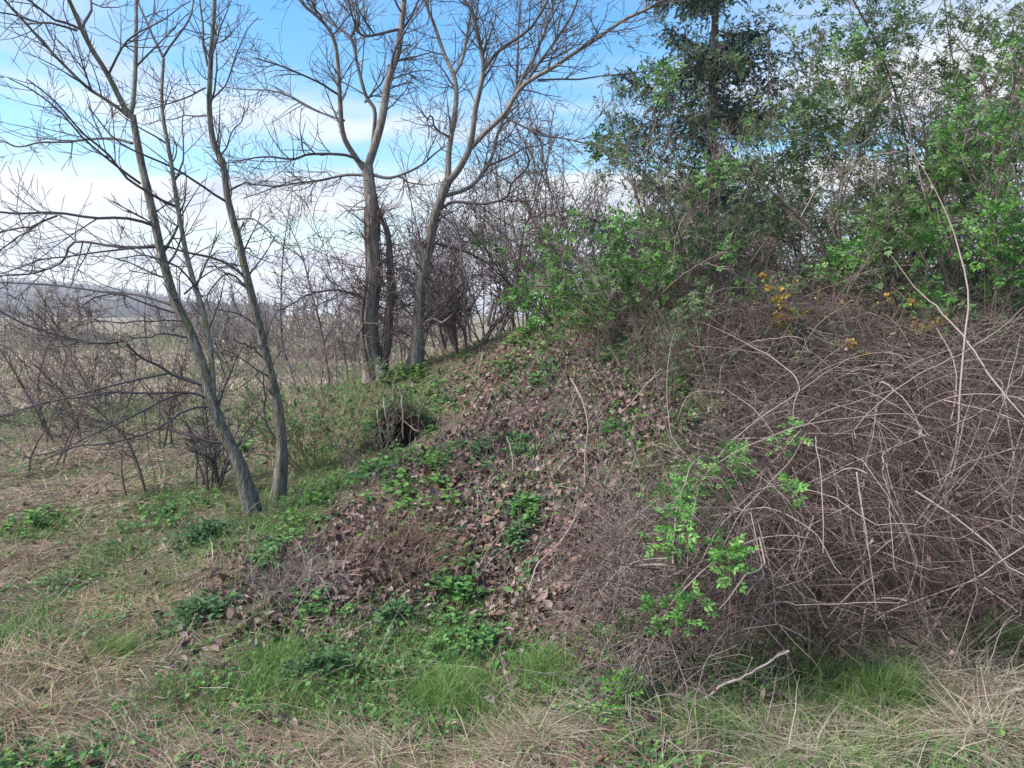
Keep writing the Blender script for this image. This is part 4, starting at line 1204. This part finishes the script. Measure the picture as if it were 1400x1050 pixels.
# ------------------------------------------------------------------ weed clumps on the bank and verge
def weed(label, px, py, rx, ry, n, size, mat, name='weed_clump', h=.14):
    cx, cy, wx, wy = zone(px, py, rx, ry)
    root = thing(name, (cx, cy, float(Hf(np.array([cx]), np.array([cy]))[0])), label, "weeds", "green weed clumps")
    n = int(n * 2.0); wx *= 1.15; wy *= 1.15
    m = max(6, n // 6)
    x = cx + rng.standard_t(3, m * 4) * .5 * wx; y = cy + rng.standard_t(3, m * 4) * .5 * wy
    x = np.clip(x, cx - 2.6 * wx, cx + 2.6 * wx); y = np.clip(y, cy - 2.6 * wy, cy + 2.6 * wy)
    pick = np.argsort(-(fbm(x * 7 + cx, y * 7, 3) + rng.normal(0, .10, m * 4)))[:m]
    x, y = x[pick], y[pick]
    p = np.stack([x, y, Hf(x, y) - .01], -1)
    fall = np.exp(-(((x - cx) / wx) ** 2 + ((y - cy) / wy) ** 2) * .8)
    S = walk(p, np.array([0, 0, 1.0]) + rng.normal(0, .28, (m, 3)), h * rng.uniform(.5, 1.2, m) * (.4 + .6 * fall), 6, .08, .05)
    solid('stems', tubes(S, np.linspace(.0028, .0014, 6)[None] * np.ones((m, 1)), 3), MAT[mat], root, kind='stuff')
    i = rng.integers(0, m, n); f = rng.uniform(.3, 1, n) * 4.99; j = f.astype(int); u = (f - j)[:, None]
    pos = S[i, j] * (1 - u) + S[i, j + 1] * u
    az = rng.uniform(0, 2 * np.pi, n)
    dd = norm(np.stack([np.cos(az), np.sin(az), rng.uniform(-.2, .5, n)], -1))
    k = np.array([0, -.2, 1.0]) + rng.normal(0, .3, (n, 3)); k = norm(k - dd * (k * dd).sum(1, keepdims=True))
    L = size * rng.uniform(.35, 1.25, n)
    solid('leaves', oval_leaves(pos, dd, k, L, L * .55), MAT[mat], root, kind='stuff')
for w in (
    ("bright green weed clump at the middle of the bank foot", 588, 655, 48, 32, 420, .06, 'weed_bright'),
    ("smaller green weeds just above the brightest clump on the bank", 550, 625, 30, 22, 200, .05, 'weed'),
    ("glossy strap-leaved green clump left of the brightest weeds", 497, 658, 26, 18, 150, .075, 'weed'),
    ("dark green weeds across the middle of the leaf slope", 672, 622, 34, 16, 260, .055, 'weed_dark'),
    ("green weeds right of the dark patch in the middle of the leaf slope", 705, 628, 26, 16, 170, .05, 'weed'),
    ("green clump in the leaf litter below the slope's middle", 718, 703, 30, 18, 240, .055, 'weed'),
    ("rounded dark weeds lower on the leaf slope", 714, 748, 24, 22, 230, .045, 'weed_dark'),
    ("nettle-like green clump standing at the bottom of the leaf slope", 620, 832, 34, 26, 420, .055, 'weed'),
    ("dark small weeds left of the nettle-like clump", 548, 858, 24, 18, 160, .045, 'weed_dark'),
    ("round dark green clump high on the leaf slope", 740, 515, 24, 15, 210, .06, 'weed_dark'),
    ("dark weeds beside the pale large leaf high on the slope", 690, 525, 20, 12, 130, .055, 'weed_dark'),
    ("bluish green low clump in the dry grass at the left", 256, 850, 32, 11, 260, .04, 'weed_dark'),
    ("bright weeds to the right of the slender tree's foot", 432, 690, 34, 40, 420, .045, 'weed_bright'),
    ("green weeds behind the slender tree's trunk", 412, 590, 26, 30, 200, .05, 'weed'),
    ("green leaves on the bank above the dark hollow", 560, 515, 42, 10, 300, .07, 'weed_bright'),
    ("green weeds to the right of the dark hollow", 598, 560, 30, 24, 260, .06, 'weed'),
    ("yellow green weed bush between the two leaning trunks", 345, 612, 24, 14, 200, .06, 'weed_bright'),
    ("small green weeds under the brown stems of the bank foot", 436, 838, 28, 14, 150, .045, 'weed'),
    ("bright patch of weeds at the field's left edge", 40, 722, 30, 16, 220, .05, 'weed_bright'),
    ("wide low weeds in the verge left of the green grass", 450, 932, 46, 12, 340, .035, 'weed_dark'),
    ("low weeds at the bank foot right of the nettle-like clump", 650, 895, 36, 16, 260, .04, 'weed'),
    ("green weeds scattered left of the leaning trunk's foot", 236, 700, 40, 22, 300, .05, 'weed'),
    ("dark green weeds in front of the leaning trunk", 268, 740, 44, 14, 260, .045, 'weed_dark'),
    ("green clump on the crest above the leaf slope", 720, 462, 30, 14, 240, .08, 'weed_bright'),
    ("weeds on the right side of the leaf slope near the dead stems", 842, 592, 26, 20, 180, .055, 'weed'),
    ("weeds high on the slope's right side below the elder patch", 850, 495, 30, 18, 200, .065, 'weed'),
    ("green weeds at the left foot of the bank below the slender tree", 368, 772, 22, 16, 150, .05, 'weed'),
):
    weed(*w)

# ------------------------------------------------------------------ grass tussocks
def tussock(label, px, py, rx, ry, n, L, mat, lift=(.02, .5), az0=None, name='grass_tussock', W=.0046, group="dry grass tussocks"):
    cx, cy, wx, wy = zone(px, py, rx, ry)
    x = cx + rng.normal(0, .4, n) * wx; y = cy + rng.normal(0, .4, n) * wy
    az = rng.uniform(0, 2 * np.pi, n) if az0 is None else rng.normal(az0, .7, n)
    d = flat_dirs(x, y, az, rng.uniform(*lift, n))
    p = np.stack([x, y, Hf(x, y) - .005], -1)
    V, Q = blades(p, d, rng.uniform(*L, n), W * rng.uniform(.6, 1.3, n) * max(1, cy / 4), S=4, bend=rng.uniform(.3, 1.1, n), wig=.09)
    V[:, 2] = np.maximum(V[:, 2], Hf(V[:, 0], V[:, 1]) + .004)
    o = solid(name, (V - np.array([cx, cy, 0]), Q), MAT[mat])
    o.location = (cx, cy, 0)
    tag(o, label, "grass tussock", group)
for t in (
    ("tan domed tussock of dry grass in the left verge", 212, 838, 48, 18, 1000, (.12, .3), 'straw_tan'),
    ("pinkish matted tussock at the left border of the picture", 20, 770, 60, 18, 800, (.15, .35), 'straw_brown'),
    ("long pale yellow tussock combed flat in the lower left verge", 90, 918, 80, 20, 1100, (.15, .35), 'straw_tan'),
    ("reddish dry tussock in the lower left corner", 15, 985, 50, 26, 700, (.12, .3), 'straw_tan'),
    ("reddish brown dead grass between leaning trunk and tan tussock", 300, 785, 46, 18, 800, (.12, .3), 'straw_brown'),
    ("bleached arching tussock at the bottom edge left of the brambles", 720, 1010, 60, 25, 620, (.15, .38), 'straw_pale'),
    ("large bleached tussock drooping at the right border by the brambles", 1330, 935, 70, 45, 1200, (.22, .55), 'straw_pale'),
    ("bleached grass lying along the bottom edge under the brambles", 1130, 1030, 160, 22, 1500, (.2, .5), 'straw_pale'),
    ("bleached tussock in the lower right corner", 1330, 1020, 100, 30, 1300, (.22, .5), 'straw_pale'),
    ("pale arching grass at the foot of the brambles' left end", 860, 1000, 70, 22, 800, (.15, .4), 'straw_pale'),
    ("brown matted tussock before the nettle-like clump", 520, 775, 50, 22, 600, (.1, .25), 'straw_brown'),
    ("pale dead grass heap in the middle of the verge bottom", 540, 1035, 90, 12, 700, (.12, .3), 'straw'),
    ("dry grass heap low on the left, before the tan tussock", 130, 830, 40, 14, 480, (.1, .25), 'straw_tan'),
    ("greyish dry tussock beneath the slender tree's weeds", 390, 835, 40, 16, 520, (.1, .28), 'straw'),
):
    tussock(*t)
for t in (
    ("lush green grass tuft at the centre of the verge bottom", 610, 960, 60, 28, 1300, (.08, .2), 'grass'),
    ("green grass tuft right of centre on the verge", 745, 925, 34, 30, 1000, (.08, .2), 'grass'),
    ("green grass tuft left of centre on the verge", 380, 915, 46, 24, 900, (.07, .17), 'grass'),
    ("small bright grass tuft in the left verge's dry grass", 160, 895, 34, 10, 520, (.06, .14), 'grass'),
    ("green grass growing at the foot of the bramble mound", 1215, 955, 60, 24, 800, (.1, .22), 'grass'),
    ("green grass at the right border behind the bleached tussock", 1370, 885, 60, 24, 700, (.1, .25), 'grass'),
    ("green grass tuft below the bramble's left end", 970, 1005, 46, 18, 520, (.08, .2), 'grass'),
):
    tussock(*t, (.7, 1.4), None, 'grass_tuft', .0032, "green grass tufts")

# ------------------------------------------------------------------ uncountable ground cover
def in_view(x, y):
    return np.abs(x) < .72 * y + .3
def cover():
    # green grass
    x, y = scatter(240000)
    g = field(Z_GREEN, x, y)
    k = rng.random(len(x)) < np.clip(g * (.3 + 1.2 * fbm(x * 3, y * 3)) + .16 * fbm(x * 2 + 7, y * 2) ** 2, 0, 1) * .85 * (1 - .9 * np.clip((x - left_edge(y)) / .2, 0, 1) * np.clip((y - 3.35) / .3, 0, 1) * (y < 6.5))
    x, y = x[k], y[k]; n = len(x)
    d = np.array([0, 0, 1.0]) + rng.normal(0, .45, (n, 3))
    p = np.stack([x, y, Hf(x, y) - .005], -1)
    o = solid('green_grass', blades(p, d, rng.uniform(.04, .15, n), np.maximum(.0037, .0013 * y), S=2, bend=rng.uniform(.1, .8, n), wig=.07), MAT['grass'])
    tag(o, "short green grass growing through the verge and bank", "grass", kind='stuff')
    # matted straw
    x, y = scatter(300000)
    s = field(Z_STRAW, x, y); li = field(Z_LITTER, x, y); g = field(Z_GREEN, x, y)
    under = np.clip((x - left_edge(y)) / .2, 0, 1) * (y > 3.3)
    dens = (.24 + .75 * s) * (1 - .5 * li) * (1 - .62 * g) * (1 - .9 * under) * np.clip(2.6 * fbm(x * 1.7 + 3, y * 1.7) - .62, .05, 1.6)
    k = rng.random(len(x)) < dens
    x, y, s = x[k], y[k], s[k]; n = len(x)
    az = 2 * np.pi * fbm(x * .9, y * .9 + 20, 2) * 1.6 + rng.normal(0, .9, n)
    d = flat_dirs(x, y, az, np.abs(rng.normal(.12, .22, n)))
    p = np.stack([x, y, Hf(x, y) + rng.uniform(0, .025, n)], -1)
    V, Q = blades(p, d, rng.uniform(.06, .24, n) * (1 + .4 * s), np.maximum(.0024, .0008 * y) * rng.uniform(.6, 1.4, n), S=2, bend=rng.uniform(.0, .5, n), wig=.12)
    V[:, 2] = np.maximum(V[:, 2], Hf(V[:, 0], V[:, 1]) + .003)
    pick = rng.random(n) < .55
    for mat, sel, nm, lb in (('straw', pick, 'straw', "matted grey straw lying over the verge and field"), ('straw_brown', ~pick, 'dead_grass', "brown dead grass matted over the verge and field")):
        q = Q.reshape(n, 2, 4)[sel].reshape(-1, 4)
        used = np.unique(q); rem = np.zeros(len(V), int); rem[used] = np.arange(len(used))
        tag(solid(nm, (V[used], rem[q]), MAT[mat]), lb, "dead grass", kind='stuff')
    # small broad leaves close to the ground
    x, y = scatter(120000)
    m = fbm(x * 2.3 + 30, y * 2.3, 4)
    under = np.clip((x - left_edge(y)) / .2, 0, 1) * (y > 3.3)
    k = rng.random(len(x)) < np.clip((m - .44) * 4, 0, 1) * .75 * (1 - .97 * under) + .015
    x, y = x[k], y[k]; n = len(x)
    az = rng.uniform(0, 2 * np.pi, n)
    d = flat_dirs(x, y, az, rng.uniform(0, .7, n)); nn = Nf(x, y) + rng.normal(0, .3, (n, 3)); nn = norm(nn - d * (nn * d).sum(1, keepdims=True))
    L = rng.uniform(.010, .036, n) * np.maximum(1, y / 6)
    o = solid('low_weeds', leaves(np.stack([x, y, Hf(x, y) + rng.uniform(.005, .04, n)], -1), d, nn, L, L * .75), MAT['weed'])
    tag(o, "low dark green weed leaves spread over the ground", "ground cover", kind='stuff')
    # far field: coarser tufts
    n = 46000
    y = 10.5 * (60 / 10.5) ** rng.random(n); x = rng.uniform(-.78, -.05, n) * y
    k = fbm(x * .5, y * .5) > .30
    x, y = x[k], y[k]; n = len(x)
    d = np.stack([rng.normal(.3, .8, n), rng.normal(0, .7, n), np.ones(n)], -1)
    V, Q = blades(np.stack([x, y, H(x, y) - .01], -1), d, rng.uniform(.10, .26, n) * (1 + y / 80), .0019 * y * rng.uniform(.6, 1.3, n), S=2, bend=rng.uniform(.3, 1, n), wig=.1)
    gr = fbm(x * .35 + 8, y * .35, 3) > .5
    for mat, sel, nm, lb in (('straw', ~gr, 'field_straw', "dry straw coloured grass of the open field"), ('grass_dull', gr, 'field_grass', "dull green grass in patches of the open field")):
        q = Q.reshape(n, 2, 4)[sel].reshape(-1, 4)
        used = np.unique(q); rem = np.zeros(len(V), int); rem[used] = np.arange(len(used))
        tag(solid(nm, (V[used], rem[q]), MAT[mat]), lb, "grass", kind='stuff')
    # sticks
    n = 3400
    x, y = scatter(n, 2.9, 11)
    az = rng.uniform(0, 2 * np.pi, n)
    P = walk(np.stack([x, y, Hf(x, y) + .015], -1), flat_dirs(x, y, az, np.abs(rng.normal(.1, .25, n))), rng.uniform(.04, .24, n), 6, .13)
    P[..., 2] = np.maximum(P[..., 2], Hf(P[..., 0], P[..., 1]) + .004)
    o = solid('fallen_twigs', tubes(P, rng.uniform(.0010, .0026, n)[:, None] * np.linspace(1, .5, 6)[None] * np.maximum(1, y / 5)[:, None], 3), MAT['cane'])
    tag(o, "thin fallen twigs strewn over the bank and verge", "twigs", kind='stuff')
cover()

def litter():
    x, y = scatter(240000, 2.4, 11.5)
    li = field(Z_LITTER, x, y)
    k = rng.random(len(x)) < np.clip(li * 1.2, .014, 1) * np.clip(2.6 * fbm(x * 3.5 + 50, y * 3.5) - .7, .04, 1.1)
    x, y = x[k], y[k]; n = len(x)
    az = rng.uniform(0, 2 * np.pi, n)
    d = flat_dirs(x, y, az, rng.normal(.15, .5, n)); nn = Nf(x, y) + rng.normal(0, .6, (n, 3)); nn = norm(nn - d * (nn * d).sum(1, keepdims=True))
    L = rng.uniform(.022, .064, n)
    o = solid('leaf_litter', oval_leaves(np.stack([x, y, Hf(x, y) + rng.uniform(.0, .03, n)], -1), d, nn, L, L * rng.uniform(.5, .85, n), fold=rng.uniform(.1, .6, n)[:, None], curl=rng.normal(.1, .35, n)), MAT['litter'])
    tag(o, "purple brown fallen leaves carpeting the bank slope", "leaf litter", kind='stuff')
    # larger single leaves lying on top
    meshes = []
    for i in range(8):
        Lx = 1.0; w = rng.uniform(.5, .8)
        t = np.linspace(0, 1, 7)
        wid = np.sin(np.pi * t ** .8) ** .8 * w * .5; wid[0] = .01; wid[-1] = .01
        cur = rng.normal(0, .25); cup = rng.uniform(.1, .5)
        rows = []
        for s in (-1, 0, 1):
            rows.append(np.stack([t - .4, s * wid * (1 + rng.normal(0, .08, 7)), cup * np.abs(s) * wid + cur * (t - .4) ** 2 + rng.normal(0, .02, 7)], -1))
        V = np.concatenate(rows)
        Q = [[r * 7 + j, r * 7 + j + 1, (r + 1) * 7 + j + 1, (r + 1) * 7 + j] for r in range(2) for j in range(6)]
        for mat in ('leaf_brown', 'leaf_pale'):
            me = make_mesh('leaf', V, np.array(Q), True); me.materials.append(MAT[mat]); meshes.append(me)
    cnt = 0
    while cnt < 250:
        px, py = rng.normal(690, 130), rng.normal(660, 110)
        if not (400 < px < 930 and 480 < py < 900):
            continue
        g = hit(px, py)
        if rng.random() > field(Z_LITTER, g[0:1], g[1:2])[0] + .15:
            continue
        me = meshes[rng.integers(0, 8) * 2 + (rng.random() < .16)]
        leaf = bpy.data.objects.new('leaf', me)
        nrm = Vector(Nf(g[0:1], g[1:2])[0] + rng.normal(0, .28, 3)).normalized()
        leaf.rotation_mode = 'QUATERNION'
        from mathutils import Quaternion
        leaf.rotation_quaternion = nrm.to_track_quat('Z', 'Y') @ Quaternion((0, 0, 1), rng.uniform(0, 6.28))
        leaf.location = (g[0], g[1], Hf(g[0:1], g[1:2])[0] + .03)
        s = rng.uniform(.04, .072)
        leaf.scale = (s, s, s)
        link(leaf, o)
        cnt += 1
litter()

# ------------------------------------------------------------------ single sticks and stubs
def stick(name, label, cat, pts, r0, r1, mat, n=20, knots=True):
    q = spline(np.array([at(a, b, c) for a, b, c in pts]), n)
    q += np.cumsum(rng.normal(0, .003, q.shape), 0)
    root = thing(name, tuple(q[0]), label, cat)
    R = np.linspace(r0, r1, n) * (1 + .12 * rng.normal(0, 1, n))
    V, Qd = tubes(q[None], R[None], 8)
    solid('shaft', (V, Qd), MAT[mat], root, smooth=True)
    m = 3
    T, TR = grow(q[None], R[None], m, (.3, .95), (.05, .16), (30, 60), .02, .1, 6, .5, .002)
    for i in range(m):
        solid('side_twig', tubes(T[i:i + 1], TR[i:i + 1], 5), MAT[mat], root, smooth=True)
def gy(px, py, d=0.0):
    return hit(px, py)[1] - d
y1 = gy(720, 820)
stick('leaning_stick', "long pale stick leaning up the lower right of the leaf slope", 'stick', [(718, 822, y1), (735, 775, y1 + .1), (770, 735, y1 + .2), (800, 680, y1 + .35)], .006, .003, 'stalk')
y1 = gy(802, 650)
stick('bent_cane', "pale arching cane standing on the right of the leaf slope", 'cane', [(800, 690, y1 - .3), (802, 632, y1 - .25), (804, 579, y1 - .2), (796, 540, y1 - .1), (781, 518, y1 + .1)], .0065, .0035, 'stalk')
stick('broken_stub', "white broken stub standing among bare bushes behind the slope", 'stub', [(667, 446, 10.6), (670, 430, 10.6), (674, 412, 10.65)], .028, .022, 'birch', 8)
stick('broken_stub', "short pale stub low behind the leaf slope's left shoulder", 'stub', [(657, 504, 9.4), (659, 492, 9.4), (661, 484, 9.4)], .024, .019, 'birch', 8)
stick('broken_stick', "pale broken stick lying across the foot of the brambles", 'stick', [(955, 962, 3.02), (1000, 935, 3.0), (1040, 912, 3.0), (1078, 893, 3.02)], .006, .004, 'birch')
y1 = gy(695, 640)
stick('leaning_stick', "thin pale stem crossing the weeds in the middle of the leaf slope", 'stick', [(708, 668, y1 - .25), (700, 630, y1 - .15), (690, 600, y1)], .006, .004, 'stalk')
y1 = gy(870, 560)
stick('leaning_stick', "pale stick slanting up at the right shoulder of the leaf slope", 'stick', [(830, 590, y1 - .1), (865, 545, y1), (905, 500, y1 + .1)], .008, .004, 'stalk')
y1 = gy(110, 1030)
stick('fallen_stick', "pale dry stick lying in the lower left corner of the verge", 'stick', [(60, 1050, gy(60, 1050, .02)), (110, 1005, gy(110, 1010, .03)), (150, 985, gy(150, 990, .03))], .006, .004, 'stalk')


# ------------------------------------------------------------------ air
def haze():
    x0, x1, y0, y1, z0, z1 = -1230, 1230, -90, 1230, -6, 62
    V = np.array([(x, y, z) for z in (z0, z1) for y in (y0, y1) for x in (x0, x1)], float)
    Q = np.array([[0, 2, 3, 1], [4, 5, 7, 6], [0, 1, 5, 4], [2, 6, 7, 3], [0, 4, 6, 2], [1, 3, 7, 5]])
    m = bpy.data.materials.new("thin haze"); m.use_nodes = True
    nt = m.node_tree
    for n in list(nt.nodes):
        if n.type != 'OUTPUT_MATERIAL': nt.nodes.remove(n)
    v = nt.nodes.new("ShaderNodeVolumePrincipled")
    v.inputs['Color'].default_value = (.93, .95, 1.0, 1)
    v.inputs['Density'].default_value = .0009
    v.inputs['Anisotropy'].default_value = .2
    nt.links.new(v.outputs[0], nt.nodes["Material Output"].inputs['Volume'])
    o = solid('haze', (V, Q), m)
    tag(o, kind='stuff')
haze()
